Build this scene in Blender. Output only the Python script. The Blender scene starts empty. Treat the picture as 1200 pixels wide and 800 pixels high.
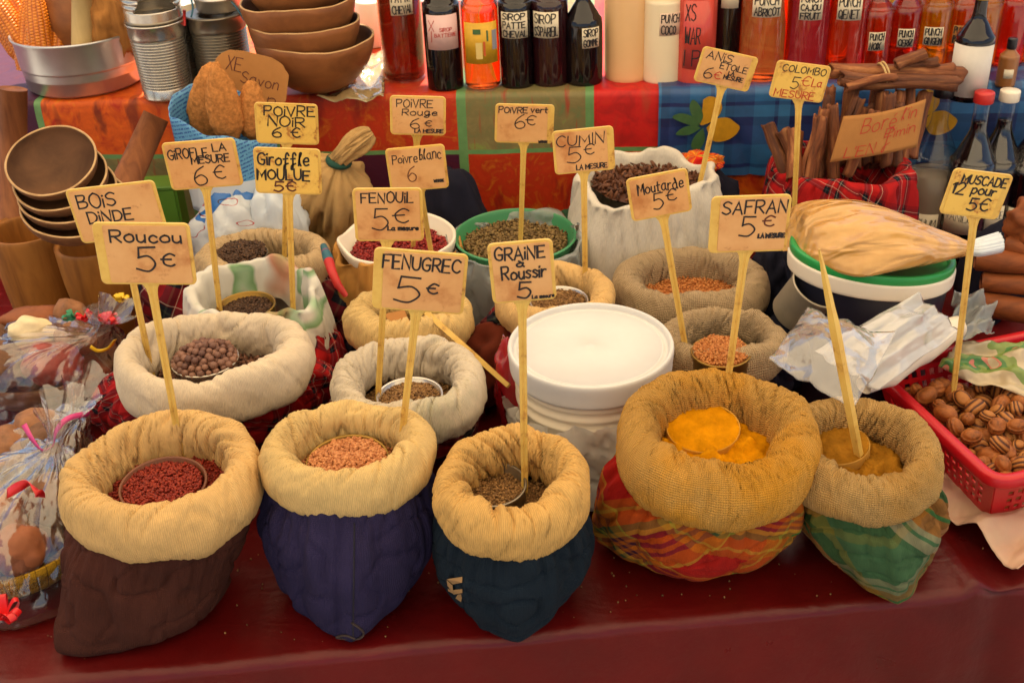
import bpy, math, random
import numpy as np
from mathutils import Vector, Matrix, noise, Euler

rad = math.radians
PI = math.pi
rng = random.Random(7)
C = bpy.context.scene.collection
scene = bpy.context.scene

# ------------------------------------------------------------------ camera
FPX = 1350.0                       # focal length in pixels of the 1200 px wide photograph
CAM = Vector((0.0, 0.0, 1.72))
CROT = Matrix.Rotation(rad(90 - 31), 3, 'X') @ Matrix.Rotation(rad(-2.7), 3, 'Z')
cd = bpy.data.cameras.new('camera')
cam = bpy.data.objects.new('camera', cd)
C.objects.link(cam)
cam.matrix_world = Matrix.Translation(CAM) @ CROT.to_4x4()
cd.sensor_width = 36.0
cd.lens = 36.0 * FPX / 1200.0
cd.clip_start = 0.05
cd.clip_end = 500.0
cd.dof.use_dof = True
cd.dof.focus_distance = 1.36
cd.dof.aperture_fstop = 13.0
scene.camera = cam

# ------------------------------------------------------------------ light
SUN_EL, SUN_AZ = 62.0, 12.0        # the sun stands high behind the stall
w = bpy.data.worlds.new('World')
scene.world = w
w.use_nodes = True
wn = w.node_tree
bg = wn.nodes['Background']
sky = wn.nodes.new('ShaderNodeTexSky')
sky.sky_type = 'NISHITA'
sky.sun_disc = False
sky.sun_elevation = rad(SUN_EL)
sky.sun_rotation = rad(SUN_AZ)
sky.dust_density = 2.0
wn.links.new(sky.outputs[0], bg.inputs[0])
bg.inputs[1].default_value = 0.08
sl = bpy.data.lights.new('sun', 'SUN')
sl.energy = 4.5
sl.angle = rad(0.6)
sl.color = (1.0, 0.93, 0.82)
so = bpy.data.objects.new('sun', sl)
C.objects.link(so)
sdir = Vector((math.sin(rad(SUN_AZ)) * math.cos(rad(SUN_EL)), math.cos(rad(SUN_AZ)) * math.cos(rad(SUN_EL)), math.sin(rad(SUN_EL))))
so.rotation_euler = sdir.to_track_quat('Z', 'Y').to_euler()
so.location = sdir * 20
vs = scene.view_settings
vs.view_transform = 'Standard'
vs.look = 'None'
vs.gamma = 1.0
vs.exposure = 1.2
vs.use_white_balance = True       # the camera was set for shade: a warm picture
vs.white_balance_temperature = 6800
vs.white_balance_tint = 10
scene.cycles.max_bounces = 10
scene.cycles.diffuse_bounces = 4
scene.cycles.transparent_max_bounces = 24
scene.cycles.transmission_bounces = 8
scene.cycles.sample_clamp_indirect = 6.0
scene.cycles.use_denoising = True

def at(px, py, z=None, y=None):
    """World point seen at a photograph pixel, on the level z or at the distance y."""
    d = CROT @ Vector((px - 600.0, 400.0 - py, -FPX))
    t = (z - CAM.z) / d.z if z is not None else (y - CAM.y) / d.y
    return CAM + d * t

def ppm(p):
    """Photograph pixels per metre at a world point."""
    c = CROT.transposed() @ (Vector(p) - CAM)
    return FPX / -c.z

def elev(p):
    d = CAM - Vector(p)
    return math.atan2(d.z, math.hypot(d.x, d.y))

# ------------------------------------------------------------------ mesh helpers
def mesh_obj(name, V, F, mat, parent=None, smooth=True, uv=None, tone=None, mats=None, midx=None, wrap=None):
    me = bpy.data.meshes.new(name)
    me.from_pydata([tuple(v) for v in V], [], [tuple(f) for f in F])
    if uv is not None:
        l = me.uv_layers.new(name='UVMap')
        vi = np.empty(len(me.loops), dtype=np.int32)
        me.loops.foreach_get('vertex_index', vi)
        lu = np.asarray(uv, dtype=np.float32)[vi]
        if wrap is not None:
            q = lu.reshape(-1, 4, 2)
            for ax in (0, 1):
                if wrap[ax]:
                    big = (q[:, :, ax].max(1) - q[:, :, ax].min(1)) > wrap[ax] * .5
                    low = q[:, :, ax] < wrap[ax] * .5
                    q[:, :, ax] += np.where(big[:, None] & low, wrap[ax], 0)
        l.data.foreach_set('uv', lu.ravel())
    if tone is not None:
        a = me.attributes.new('tone', 'FLOAT', 'POINT')
        a.data.foreach_set('value', np.asarray(tone, dtype=np.float32))
    for m in (mats or [mat]):
        me.materials.append(m.m if isinstance(m, Mat) else m)
    if midx is not None:
        me.polygons.foreach_set('material_index', np.asarray(midx, dtype=np.int32))
    if smooth:
        me.polygons.foreach_set('use_smooth', [True] * len(me.polygons))
    me.validate()
    me.update()
    o = bpy.data.objects.new(name, me)
    C.objects.link(o)
    if parent is not None:
        o.parent = parent
    return o

def tag(o, label=None, cat=None, group=None, kind=None):
    if label: o['label'] = label
    if cat: o['category'] = cat
    if group: o['group'] = group
    if kind: o['kind'] = kind
    return o

def thing(name, label, cat, loc=(0, 0, 0), rot=(0, 0, 0), group=None):
    o = bpy.data.objects.new(name, None)
    C.objects.link(o)
    o.empty_display_size = 0.05
    o.location = loc
    o.rotation_euler = rot
    return tag(o, label, cat, group)

def copy_tree(o, parent=None):
    c = o.copy()
    C.objects.link(c)
    c.parent = parent
    for ch in list(o.children):
        copy_tree(ch, c)
    return c

class MB:
    """Collects shapes into one mesh."""
    def __init__(s):
        s.V, s.F, s.U, s.T = [], [], [], []
    def add(s, V, F, U=None, tone=0.5):
        b = len(s.V)
        s.V += [tuple(v) for v in V]
        s.F += [tuple(i + b for i in f) for f in F]
        s.U += list(U) if U is not None else [(0, 0)] * len(V)
        s.T += [tone] * len(V)
        return s
    def xf(s, M):
        s.V = [tuple(M @ Vector(v)) for v in s.V]
        return s
    def build(s, name, mat, parent=None, smooth=True):
        return mesh_obj(name, s.V, s.F, mat, parent, smooth, s.U, s.T)

def grid_faces(nu, nv, closed_u=False, closed_v=False, base=0):
    """Faces of a grid stored as index u*nv+v."""
    F = []
    for i in range(nu if closed_u else nu - 1):
        for j in range(nv if closed_v else nv - 1):
            a, b = i, (i + 1) % nu
            c, d = j, (j + 1) % nv
            F.append((base + a * nv + c, base + b * nv + c, base + b * nv + d, base + a * nv + d))
    return F

def lathe(prof, n=48, uvm=1.0):
    """Revolves (r, z) points about z; index u*nv+v."""
    V, U = [], []
    nv = len(prof)
    L = [0.0]
    for k in range(1, nv):
        L.append(L[-1] + math.dist(prof[k], prof[k - 1]))
    rm = max(p[0] for p in prof)
    for i in range(n):
        f = 2 * PI * i / n
        for k, (r, z) in enumerate(prof):
            r = max(r, 1e-5)
            V.append((r * math.cos(f), r * math.sin(f), z))
            U.append((f * rm * uvm, L[k] * uvm))
    return V, grid_faces(n, nv, True), U

def smooth_prof(pts, n=6):
    """Catmull-Rom through 2D points."""
    out = []
    P = [pts[0]] + list(pts) + [pts[-1]]
    for i in range(1, len(P) - 2):
        for k in range(n):
            t = k / n
            out.append(tuple(0.5 * ((2 * P[i][d]) + (-P[i - 1][d] + P[i + 1][d]) * t + (2 * P[i - 1][d] - 5 * P[i][d] + 4 * P[i + 1][d] - P[i + 2][d]) * t * t
                       + (-P[i - 1][d] + 3 * P[i][d] - 3 * P[i + 1][d] + P[i + 2][d]) * t ** 3) for d in range(len(pts[0]))))
    out.append(tuple(pts[-1]))
    return out

def tube(path, radii, n=10, cap=True):
    path = [Vector(p) for p in path]
    if not hasattr(radii, '__len__'):
        radii = [radii] * len(path)
    V, U = [], []
    up = None
    m = len(path)
    L = 0
    for i, p in enumerate(path):
        d = (path[min(i + 1, m - 1)] - path[max(i - 1, 0)]).normalized()
        if up is None:
            up = Vector((0, 0, 1)) if abs(d.z) < .9 else Vector((0, 1, 0))
        s = d.cross(up).normalized()
        up = s.cross(d).normalized()
        if i: L += (p - path[i - 1]).length
        for k in range(n):
            a = 2 * PI * k / n
            V.append(p + (s * math.cos(a) + up * math.sin(a)) * radii[i])
            U.append((a * radii[i], L))
    F = grid_faces(m, n, False, True)
    F = [tuple(reversed(f)) for f in F]
    if cap:
        F.append(tuple(range(n)))
        F.append(tuple(reversed(range((m - 1) * n, m * n))))
    return V, F, U

def rbox(sx, sy, sz, r=0.002, seg=1):
    """Box with chamfered edges, centred."""
    import bmesh
    bm = bmesh.new()
    bmesh.ops.create_cube(bm, size=1)
    bmesh.ops.scale(bm, vec=(sx, sy, sz), verts=bm.verts)
    if r > 0:
        bmesh.ops.bevel(bm, geom=bm.edges[:], offset=r, segments=seg, affect='EDGES')
    V = [v.co.copy() for v in bm.verts]
    F = [[v.index for v in f.verts] for f in bm.faces]
    bm.free()
    return V, F

def ball(sx, sy, sz, nu=20, nv=14, amp=0.0, freq=2.0, seed=0.0):
    V, U = [], []
    for i in range(nu):
        f = 2 * PI * i / nu
        for j in range(nv):
            t = PI * (j + 0.02) / (nv - 1 + 0.04)
            d = Vector((math.sin(t) * math.cos(f), math.sin(t) * math.sin(f), -math.cos(t)))
            k = 1 + amp * noise.noise(d * freq + Vector((seed, seed * 1.7, 0)))
            V.append((d.x * sx * k, d.y * sy * k, d.z * sz * k))
            U.append((f * sx, t * sz))
    F = grid_faces(nu, nv, True)
    F.append(tuple(i * nv for i in reversed(range(nu))))
    F.append(tuple(i * nv + nv - 1 for i in range(nu)))
    return V, F, U

def nz(x, y, z=0.0):
    return noise.noise(Vector((x, y, z)))

# ------------------------------------------------------------------ materials
def srgb(r, g, b):
    f = lambda c: (c / 255 / 12.92) if c / 255 <= .04045 else ((c / 255 + .055) / 1.055) ** 2.4
    return (f(r), f(g), f(b), 1)

class Mat:
    def __init__(s, name):
        s.m = bpy.data.materials.new(name)
        s.m.use_nodes = True
        s.t = s.m.node_tree
        s.b = s.t.nodes['Principled BSDF']
        s.out = s.t.nodes['Material Output']
    def n(s, typ, **kw):
        nd = s.t.nodes.new('ShaderNode' + typ)
        for k, v in kw.items():
            if k.startswith('i_'):
                key = k[2:]
                nd.inputs[int(key) if key.isdigit() else key].default_value = v
            else:
                setattr(nd, k, v)
        return nd
    def l(s, a, b):
        s.t.links.new(a, b)
    def set(s, **kw):
        for k, v in kw.items():
            s.b.inputs[k.replace('_', ' ')].default_value = v
        return s
    def ramp(s, fac, stops, interp='LINEAR'):
        r = s.n('ValToRGB')
        r.color_ramp.interpolation = interp
        e = r.color_ramp.elements
        e[0].position, e[0].color = stops[0]
        e[1].position, e[1].color = stops[-1]
        for p, c in stops[1:-1]:
            q = e.new(p)
            q.color = c
        if fac is not None:
            s.l(fac, r.inputs[0])
        return r.outputs[0]
    def coord(s, which='Object', scale=None, rot=None):
        c = s.n('TexCoord')
        o = c.outputs[which]
        if scale is not None or rot is not None:
            mp = s.n('Mapping')
            s.l(o, mp.inputs[0])
            if scale is not None:
                mp.inputs['Scale'].default_value = scale if hasattr(scale, '__len__') else (scale,) * 3
            if rot is not None:
                mp.inputs['Rotation'].default_value = rot
            o = mp.outputs[0]
        return o
    def noise(s, vec, scale=5.0, detail=4.0, rough=.55, dist=0.0):
        q = s.n('TexNoise', i_Scale=scale, i_Detail=detail, i_Roughness=rough, i_Distortion=dist)
        s.l(vec, q.inputs['Vector'])
        return q.outputs['Fac']
    def mix(s, fac, a, b, mode='MIX'):
        q = s.n('MixRGB', blend_type=mode)
        for sock, v in ((q.inputs[0], fac), (q.inputs[1], a), (q.inputs[2], b)):
            if hasattr(v, 'is_linked') or hasattr(v, 'links'):
                s.l(v, sock)
            else:
                sock.default_value = v
        return q.outputs[0]
    def math(s, op, a, b=None):
        q = s.n('Math', operation=op)
        for sock, v in ((q.inputs[0], a), (q.inputs[1], b)):
            if v is None: continue
            if hasattr(v, 'links'):
                s.l(v, sock)
            else:
                sock.default_value = v
        return q.outputs[0]
    def bump(s, h, strength=.3, dist=.002, to=None):
        q = s.n('Bump', i_Strength=strength, i_Distance=dist)
        s.l(h, q.inputs['Height'])
        if to is None:
            s.l(q.outputs[0], s.b.inputs['Normal'])
        return q.outputs[0]
    def col(s, c):
        s.l(c, s.b.inputs['Base Color'])
        return s

def sc(c, k):
    return (min(1, c[0] * k), min(1, c[1] * k), min(1, c[2] * k), 1)

def weave_height(M, period=.002, soft=.6, rib=False):
    uv = M.coord('UV')
    wx = M.n('TexWave', i_Scale=.314 / period, i_Distortion=soft * 2, i_Detail=2.0)
    wx.bands_direction = 'X'
    wy = M.n('TexWave', i_Scale=wx.inputs['Scale'].default_value, i_Distortion=soft * 2, i_Detail=2.0)
    wy.bands_direction = 'Y'
    M.l(uv, wx.inputs[0]); M.l(uv, wy.inputs[0])
    if rib: return wx.outputs['Fac']
    return M.math('ADD', wx.outputs['Fac'], wy.outputs['Fac'])

def fabric(name, c, period=.0022, bump=.35, var=.18, stain=None, stain_at=.6, rough=.95, fuzz=.0, wr=1.0, rib=False, thr=.0, soft=0.0):
    M = Mat(name)
    ob = M.coord('Object')
    n1 = M.noise(ob, 14, 5, .6)
    n2 = M.noise(M.coord('UV', (900, 140, 1)), 1, 2)
    base = M.ramp(n1, [(.3, sc(c, 1 - var)), (.7, sc(c, 1 + var))])
    base = M.mix(.35, base, M.ramp(n2, [(.3, sc(c, .7)), (.7, sc(c, 1.25))]))
    if stain:
        n3 = M.noise(ob, 6, 5, .65)
        base = M.mix(M.ramp(n3, [(stain_at - .08, (0, 0, 0, 1)), (stain_at + .1, (1, 1, 1, 1))]), base, stain)
    h = weave_height(M, period, .8, rib)
    if thr:
        base = M.mix(thr, base, M.ramp(h, [(.15 if rib else .3, sc(c, .42)), (.8 if rib else 1.3, sc(c, 1.35))]))
    M.col(base)
    wn_ = M.noise(M.coord('UV', (260, 26, 1), (0, 0, .12)), 1, 3, .6, .6)
    h2 = M.math('ADD', h, M.math('MULTIPLY', M.noise(ob, 120, 4, .7), 2.0))
    h2 = M.math('ADD', h2, M.math('MULTIPLY', wn_, 3.2 * wr))
    if soft:
        h2 = M.math('ADD', h2, M.math('MULTIPLY', M.noise(M.coord('Object', (1, 1, .45)), 34, 3, .5, 1.4), 9.0 * soft))
    M.bump(h2, bump, .0013)
    M.set(Roughness=rough)
    M.b.inputs['Specular IOR Level'].default_value = .15
    M.b.inputs['Sheen Weight'].default_value = fuzz
    return M.m

def plaid(name, us, vs, period=.08, rot=0.0, bump=.25, rough=.9, wob=.01, spec=.15, mixf=.5):
    """Woven check: two constant colour ramps along the UV axes, blended like crossing threads."""
    M = Mat(name)
    uv = M.coord('UV', None, (0, 0, rot))
    nn = M.n('TexNoise', i_Scale=7.0, i_Detail=2.0)
    M.l(M.coord('Object'), nn.inputs[0])
    add = M.n('MixRGB', blend_type='LINEAR_LIGHT')
    add.inputs[0].default_value = wob
    M.l(uv, add.inputs[1]); M.l(nn.outputs['Color'], add.inputs[2])
    sp = M.n('SeparateXYZ')
    M.l(add.outputs[0], sp.inputs[0])
    fu = M.math('FRACT', M.math('DIVIDE', sp.outputs[0], period))
    fv = M.math('FRACT', M.math('DIVIDE', sp.outputs[1], period))
    cu = M.ramp(fu, us, 'CONSTANT')
    cv = M.ramp(fv, vs, 'CONSTANT')
    c = M.mix(mixf, cu, cv)
    c = M.mix(.25, c, M.ramp(M.noise(M.coord('Object'), 30, 4), [(.3, (.2, .2, .2, 1)), (.7, (.9, .9, .9, 1))]), 'OVERLAY')
    M.col(c)
    M.bump(M.math('ADD', weave_height(M, .0018), M.noise(M.coord('Object'), 90, 3)), bump, .001)
    M.set(Roughness=rough)
    M.b.inputs['Specular IOR Level'].default_value = spec
    return M.m

def plain(name, c, rough=.5, var=.12, scale=12, bump=0.0, metal=0.0, spec=.5, c2=None, bscale=60, coat=0.0):
    M = Mat(name)
    ob = M.coord('Object')
    n1 = M.noise(ob, scale, 5, .6)
    M.col(M.ramp(n1, [(.3, sc(c, 1 - var)), (.7, c2 or sc(c, 1 + var))]))
    M.set(Roughness=rough, Metallic=metal)
    M.b.inputs['Specular IOR Level'].default_value = spec
    M.b.inputs['Coat Weight'].default_value = coat
    if bump:
        M.bump(M.noise(ob, bscale, 4, .6), bump, .002)
    return M.m

def wood(name, c, c2, rough=.55, stretch=(40, 40, 4), bump=.2):
    M = Mat(name)
    v = M.coord('Object', stretch)
    n1 = M.noise(v, 1.0, 6, .6, .6)
    n2 = M.noise(M.coord('Object'), 9, 4)
    k = M.ramp(n1, [(.32, c2), (.62, c)])
    M.col(M.mix(.35, k, M.ramp(n2, [(.3, sc(c, .6)), (.7, sc(c, 1.2))])))
    M.set(Roughness=rough)
    M.b.inputs['Specular IOR Level'].default_value = .3
    M.bump(n1, bump, .002)
    return M.m

def seed_mat(name, c0, c1, c2, rough=.6, spec=.3):
    M = Mat(name)
    a = M.n('Attribute')
    a.attribute_name = 'tone'
    k = M.ramp(a.outputs['Fac'], [(0.0, c0), (.5, c1), (1.0, c2)])
    M.col(M.mix(.3, k, M.ramp(M.noise(M.coord('Object'), 400, 2), [(.3, sc(c0, .6)), (.7, sc(c2, 1.1))])))
    M.set(Roughness=rough)
    M.b.inputs['Specular IOR Level'].default_value = spec
    return M.m

def film(name, tint=(1, 1, 1, 1), milk=.1, gloss=.35, bump=.5, bscale=30, mcol=(.8, .8, .78, 1), rough=.1):
    """Thin clear or milky plastic: mostly see-through, glossy, crinkled."""
    M = Mat(name)
    ob = M.coord('Object')
    v = M.n('TexVoronoi', i_Scale=bscale)
    v.feature = 'DISTANCE_TO_EDGE'
    M.l(M.mix(.25, ob, M.noise(ob, 8, 3)), v.inputs['Vector'])
    h = M.math('ADD', v.outputs['Distance'], M.noise(ob, bscale * .8, 4, .6))
    bp = M.bump(h, bump, .006, to=False)
    tr = M.n('BsdfTransparent', i_Color=tint)
    gl = M.n('BsdfGlossy', i_Roughness=rough)
    M.l(bp, gl.inputs['Normal'])
    df = M.n('BsdfDiffuse', i_Color=mcol)
    M.l(bp, df.inputs['Normal'])
    ts = M.n('BsdfTranslucent', i_Color=mcol)
    m0 = M.n('MixShader', i_0=.5)
    M.l(df.outputs[0], m0.inputs[1]); M.l(ts.outputs[0], m0.inputs[2])
    m1 = M.n('MixShader', i_0=milk)
    M.l(tr.outputs[0], m1.inputs[1]); M.l(m0.outputs[0], m1.inputs[2])
    fr = M.n('LayerWeight')
    M.l(bp, fr.inputs['Normal'])
    fac = M.math('MULTIPLY', M.math('ADD', M.math('POWER', fr.outputs['Facing'], 4.0), .05), gloss * 4)
    m2 = M.n('MixShader')
    M.l(M.math('MINIMUM', fac, .9), m2.inputs[0]); M.l(m1.outputs[0], m2.inputs[1]); M.l(gl.outputs[0], m2.inputs[2])
    M.l(m2.outputs[0], M.out.inputs[0])
    return M.m

def liquid(name, c, trans=.9, rough=.05):
    M = Mat(name)
    M.set(Base_Color=c, Roughness=rough, IOR=1.33)
    M.b.inputs['Transmission Weight'].default_value = trans
    return M.m

def glassy(name, tint=(1, 1, 1, 1)):
    M = Mat(name)
    tr = M.n('BsdfTransparent', i_Color=tint)
    gl = M.n('BsdfGlossy', i_Roughness=.02)
    fr = M.n('LayerWeight')
    m = M.n('MixShader')
    M.l(M.math('MINIMUM', M.math('ADD', M.math('POWER', fr.outputs['Facing'], 4.0), .05), .9), m.inputs[0]); M.l(tr.outputs[0], m.inputs[1]); M.l(gl.outputs[0], m.inputs[2])
    M.l(m.outputs[0], M.out.inputs[0])
    return M.m

# ------------------------------------------------------------------ handwriting
GLY = {
 'A': "0,0 2,6 4,0|.8,2.2 3.2,2.2", 'B': "0,0 0,6|~0,6 2.6,5.8 2.9,4.4 1.8,3.3 0,3.1|~0,3.1 2.8,2.9 3.6,1.5 2.4,.2 0,0",
 'C': "~3.8,5 2.4,6 .6,5 0,3 .6,1 2.4,0 3.8,.8", 'D': "0,0 0,6|~0,6 2.6,5.6 3.8,3 2.6,.4 0,0", 'E': "3.4,6 0,6 0,0 3.5,0|0,3.1 2.8,3.1",
 'F': "3.5,6 0,6 0,0|0,3.2 2.6,3.2", 'G': "~3.8,5 2.4,6 .6,5 0,3 .6,1 2.4,0 3.6,.9 3.6,2.6|2,2.6 3.9,2.6", 'H': "0,6 0,0|3.4,6 3.4,0|0,3 3.4,3",
 'I': "0,0 0,6", 'J': "~2.6,6 2.6,1.4 1.4,0 0,1", 'K': "0,6 0,0|3.2,6 0,2.6 3.4,0", 'L': "0,6 0,0 3.2,0", 'M': "0,0 .3,6 2.2,2 4.1,6 4.5,0", 'N': "0,0 .2,6 3.6,0 3.8,6",
 'O': "~2,6 .5,5 0,3 .5,1 2,0 3.5,1 4,3 3.5,5 2,6", 'P': "0,0 0,6|~0,6 2.8,5.9 3.5,4.5 2.6,3.1 0,2.8", 'Q': "~2,6 .5,5 0,3 .5,1 2,0 3.5,1 4,3 3.5,5 2,6|2.4,1.6 4.2,-.6", 'R': "0,0 0,6|~0,6 2.8,5.9 3.5,4.5 2.6,3.1 0,2.8|1.4,2.9 3.6,0",
 'S': "~3.5,5.2 2,6 .4,5 .8,3.6 2.8,2.7 3.4,1.2 1.8,0 0,.8", 'T': "0,6 4,6|2,6 2,0", 'U': "~0,6 .1,1.6 1.8,0 3.4,1.4 3.6,6", 'V': "0,6 1.8,0 3.6,6", 'W': "0,6 1.2,0 2.4,4.4 3.6,0 4.8,6",
 'X': "0,6 3.4,0|3.4,6 0,0", 'Y': "0,6 1.8,3 3.6,6|1.8,3 1.8,0", 'Z': "0,6 3.4,6 0,0 3.6,0",
 '1': "0,4.8 1.2,6 1.2,0", '2': "~0,4.8 1.6,6 3,4.8 2.4,3 0,0|0,0 3.4,0", '5': "3.4,6 .6,6 .4,3.4|~.4,3.4 2.2,3.8 3.4,2 2,.1 0,.6",
 '6': "~2.8,6 .8,4.4 0,2 1,.1 2.8,.4 3.2,2 1.8,3.2 .3,2.2", '€': "~3.6,5 2.2,5.8 .8,4.4 .5,3 .9,1.2 2.4,.3 3.6,1|-.1,3.1 2.6,3.3",
 'a': "~3,3.2 1.6,3.8 .2,2.6 .3,.8 1.6,0 2.9,1.2|~3,3.8 2.9,1 3.6,0", 'b': "~.1,0 .4,3 1.4,5.8 .7,5.8 .2,2 .8,.1 2.2,.6 2.2,2.8 1.2,2.6",
 'c': "~2.8,3 1.6,3.8 .2,2.6 .4,.6 1.8,0 2.8,.6", 'd': "~2.9,2.8 1.6,3.7 .2,2.4 .5,.4 1.8,0 2.9,1.2 2.4,5.2 1.6,6 2.2,4.4|2.9,1.2 3.6,0",
 'e': "~.2,2 2.8,2.2 2.2,3.6 .8,3.4 .1,1.8 1,.1 2.9,.6", 'f': "~2.8,4.8 2,6 1.2,5 1,2 .9,-1.6 .2,-1.8 .6,0 2.4,.8|0,3 2.2,3.2",
 'g': "~2.8,3.2 1.4,3.8 .2,2.4 .8,.4 2.4,.8 2.8,3.2|~2.8,3.8 2.8,-1 1.4,-2 .2,-1.2 3.4,.6", 'i': "0,3.6 0,0|0,5 .1,5.4",
 'l': "~.2,0 .6,3 1.6,5.8 .9,5.6 .6,2 1.4,0", 'm': "0,3.6 0,0|~0,2.4 1,3.7 1.8,2.8 1.8,0|~1.8,2.4 2.8,3.7 3.6,2.8 3.6,0", 'n': "0,3.6 0,0|~0,2.4 1.4,3.7 2.6,2.8 2.6,0",
 'o': "~1.6,3.7 .4,3 0,1.8 .5,.4 1.6,0 2.8,.6 3.1,1.9 2.6,3.2 1.6,3.7", 'p': "0,3.6 0,-2|~0,3 1.6,3.7 2.8,2 1.6,0 0,.6", 'r': "0,3.6 0,0|~0,2.2 1,3.5 2.2,3.5",
 's': "~2.4,3.2 1.2,3.7 .2,2.8 2.2,1.2 1.4,0 0,.5", 't': "1,5.4 1,.4 2.2,0|0,3.6 2.4,3.6", 'u': "~0,3.6 .1,1 1.4,0 2.6,1.2|2.6,3.6 2.7,0", 'v': "0,3.6 1.3,0 2.6,3.6",
 'é': "~.2,2 2.8,2.2 2.2,3.6 .8,3.4 .1,1.8 1,.1 2.9,.6|1.2,4.6 2.2,5.6", 'à': "~3,3.2 1.6,3.8 .2,2.6 .3,.8 1.6,0 2.9,1.2|~3,3.8 2.9,1 3.6,0|1,5.6 1.8,4.6",
 'É': "3.4,6 0,6 0,0 3.5,0|0,3.1 2.8,3.1|1.4,6.8 2.6,7.8", "'": "0.3,6 0,4.6", '-': "0,3 2,3", '.': "0,0 .2,.2",
}

def strokes(text, jit=.12, seed=1, slant=.04):
    """Polylines of a written word on a 6-unit high grid, and its width."""
    r = random.Random(seed)
    out, x = [], 0.0
    for ch in text:
        if ch == ' ':
            x += 2.6
            continue
        mx = 0
        dy, ds = r.uniform(-.25, .25), r.uniform(.93, 1.07)
        for part in GLY[ch].split('|'):
            sm = part.startswith('~')
            pts = [tuple(float(q) for q in p.split(',')) for p in part.lstrip('~').split()]
            mx = max(mx, max(p[0] for p in pts))
            pts = [(p[0] + r.uniform(-jit, jit), p[1] * ds + dy + r.uniform(-jit, jit)) for p in pts]
            if sm and len(pts) > 2:
                pts = smooth_prof(pts, 5)
            out.append([(x + p[0] + slant * p[1], p[1]) for p in pts])
        x += mx + 1.1
    return out, max(x - 1.1, .5)

def write(items, W, H, pen, fmap, seed=1):
    """items: (text, u0, u1, baseline from top, height) in shares of a W x H card; a mesh of pen ribbons through fmap(x, y, lift)."""
    V, F = [], []
    step = 0
    for q, it in enumerate(items):
        text, u0, u1, vb, vh = it[:5]
        pw = pen * (it[5] if len(it) > 5 else 1)
        ps, wd = strokes(text, seed=seed * 13 + q)
        kx = (u1 - u0) * W / wd
        ky = vh * H / 6
        for pl in ps:
            pts = [Vector((u0 * W + p[0] * kx - W / 2, H / 2 - vb * H + p[1] * ky)) for p in pl]
            step += 1
            lift = .00025 + .00001 * (step % 40)
            b = len(V)
            for i, p in enumerate(pts):
                d = pts[min(i + 1, len(pts) - 1)] - pts[max(i - 1, 0)]
                if d.length < 1e-9: d = Vector((1, 0))
                d.normalize()
                if i == 0: p = p - d * pw * .4
                if i == len(pts) - 1: p = p + d * pw * .4
                nrm = Vector((-d.y, d.x)) * pw * .5
                if 0 < i < len(pts) - 1:
                    d1 = (pts[i] - pts[i - 1]); d2 = (pts[i + 1] - pts[i])
                    if d1.length > 0 and d2.length > 0:
                        nrm /= max(.45, math.cos(d1.angle(d2) / 2)) 
                V.append(fmap(p.x + nrm.x, p.y + nrm.y, lift))
                V.append(fmap(p.x - nrm.x, p.y - nrm.y, lift))
            for i in range(len(pts) - 1):
                F.append((b + 2 * i, b + 2 * i + 1, b + 2 * i + 3, b + 2 * i + 2))
    return V, F
# ------------------------------------------------------------------ palette
M_LINEN = fabric('linen_gold', srgb(210, 170, 112), .0019, .5, rib=True, thr=.16)
M_LINEN2 = fabric('linen_pale_gold', srgb(214, 180, 120), .0019, .5, rib=True, thr=.16)
M_LINEN3 = fabric('linen_amber', srgb(206, 162, 96), .0019, .5, rib=True, thr=.18)
M_LINEN_W = fabric('linen_cream', srgb(216, 196, 168), .0018, .45, rib=True, thr=.1)
M_LINEN_G = fabric('cotton_greyish', srgb(204, 188, 164), .0018, .45, .2, srgb(158, 158, 130), .62, rib=True, thr=.12)
M_LINEN_B = fabric('linen_beige', srgb(190, 162, 124), .0026, .5, rib=True, thr=.2)
M_RIB = fabric('ribbed_jersey_grey', srgb(180, 154, 120), .0025, .8, thr=.34)
M_RIB_Y = fabric('ribbed_jersey_turmeric', srgb(206, 156, 82), .0022, .9, .2, srgb(218, 146, 26), .53, thr=.28)
M_RIB_S = fabric('ribbed_jersey_sand', srgb(194, 154, 96), .0022, .9, .2, srgb(186, 132, 54), .6, thr=.28)
M_BROWN = fabric('cotton_brown', srgb(72, 38, 30), .0020, .35, .3, soft=1.4, wr=.25)
M_NAVY = fabric('cotton_navy', srgb(44, 38, 68), .0020, .35, .25, soft=1.4, wr=.25)
M_TEAL = fabric('cotton_dark_blue', srgb(24, 35, 46), .0020, .35, .25, soft=1.4, wr=.25)
M_DARK = fabric('cotton_black_blue', srgb(30, 30, 44), .0016, .2)
M_CREAM = fabric('cotton_offwhite', srgb(206, 197, 182), .0016, .3, .08, soft=1.0)
M_TANBAG = fabric('cotton_tan', srgb(182, 146, 96), .0018, .3, soft=.8)
k = lambda *c: srgb(*c)
BLK, WHT, RED, DRED = k(28, 28, 38), k(205, 195, 175), k(196, 32, 34), k(130, 22, 30)
tart = [(0, RED), (.28, BLK), (.34, k(70, 80, 90)), (.36, BLK), (.44, RED), (.47, WHT), (.485, RED), (.62, BLK), (.67, WHT), (.68, BLK), (.74, DRED), (.8, RED)]
tart = [(p_, sc(c_, .68)) for p_, c_ in tart]
M_TART = plaid('tartan_red', tart, tart, .06, .35)
M_TART2 = plaid('tartan_red_dark', [(0, DRED), (.25, BLK), (.5, k(60, 70, 60)), (.56, BLK), (.7, DRED), (.73, WHT), (.75, DRED)], [(0, DRED), (.25, BLK), (.5, k(60, 70, 60)), (.56, BLK), (.7, DRED), (.73, WHT), (.75, DRED)], .06, .5)
ORA, YEL, GRN, PUR = k(214, 112, 30), k(216, 176, 60), k(70, 130, 60), k(84, 40, 60)
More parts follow.
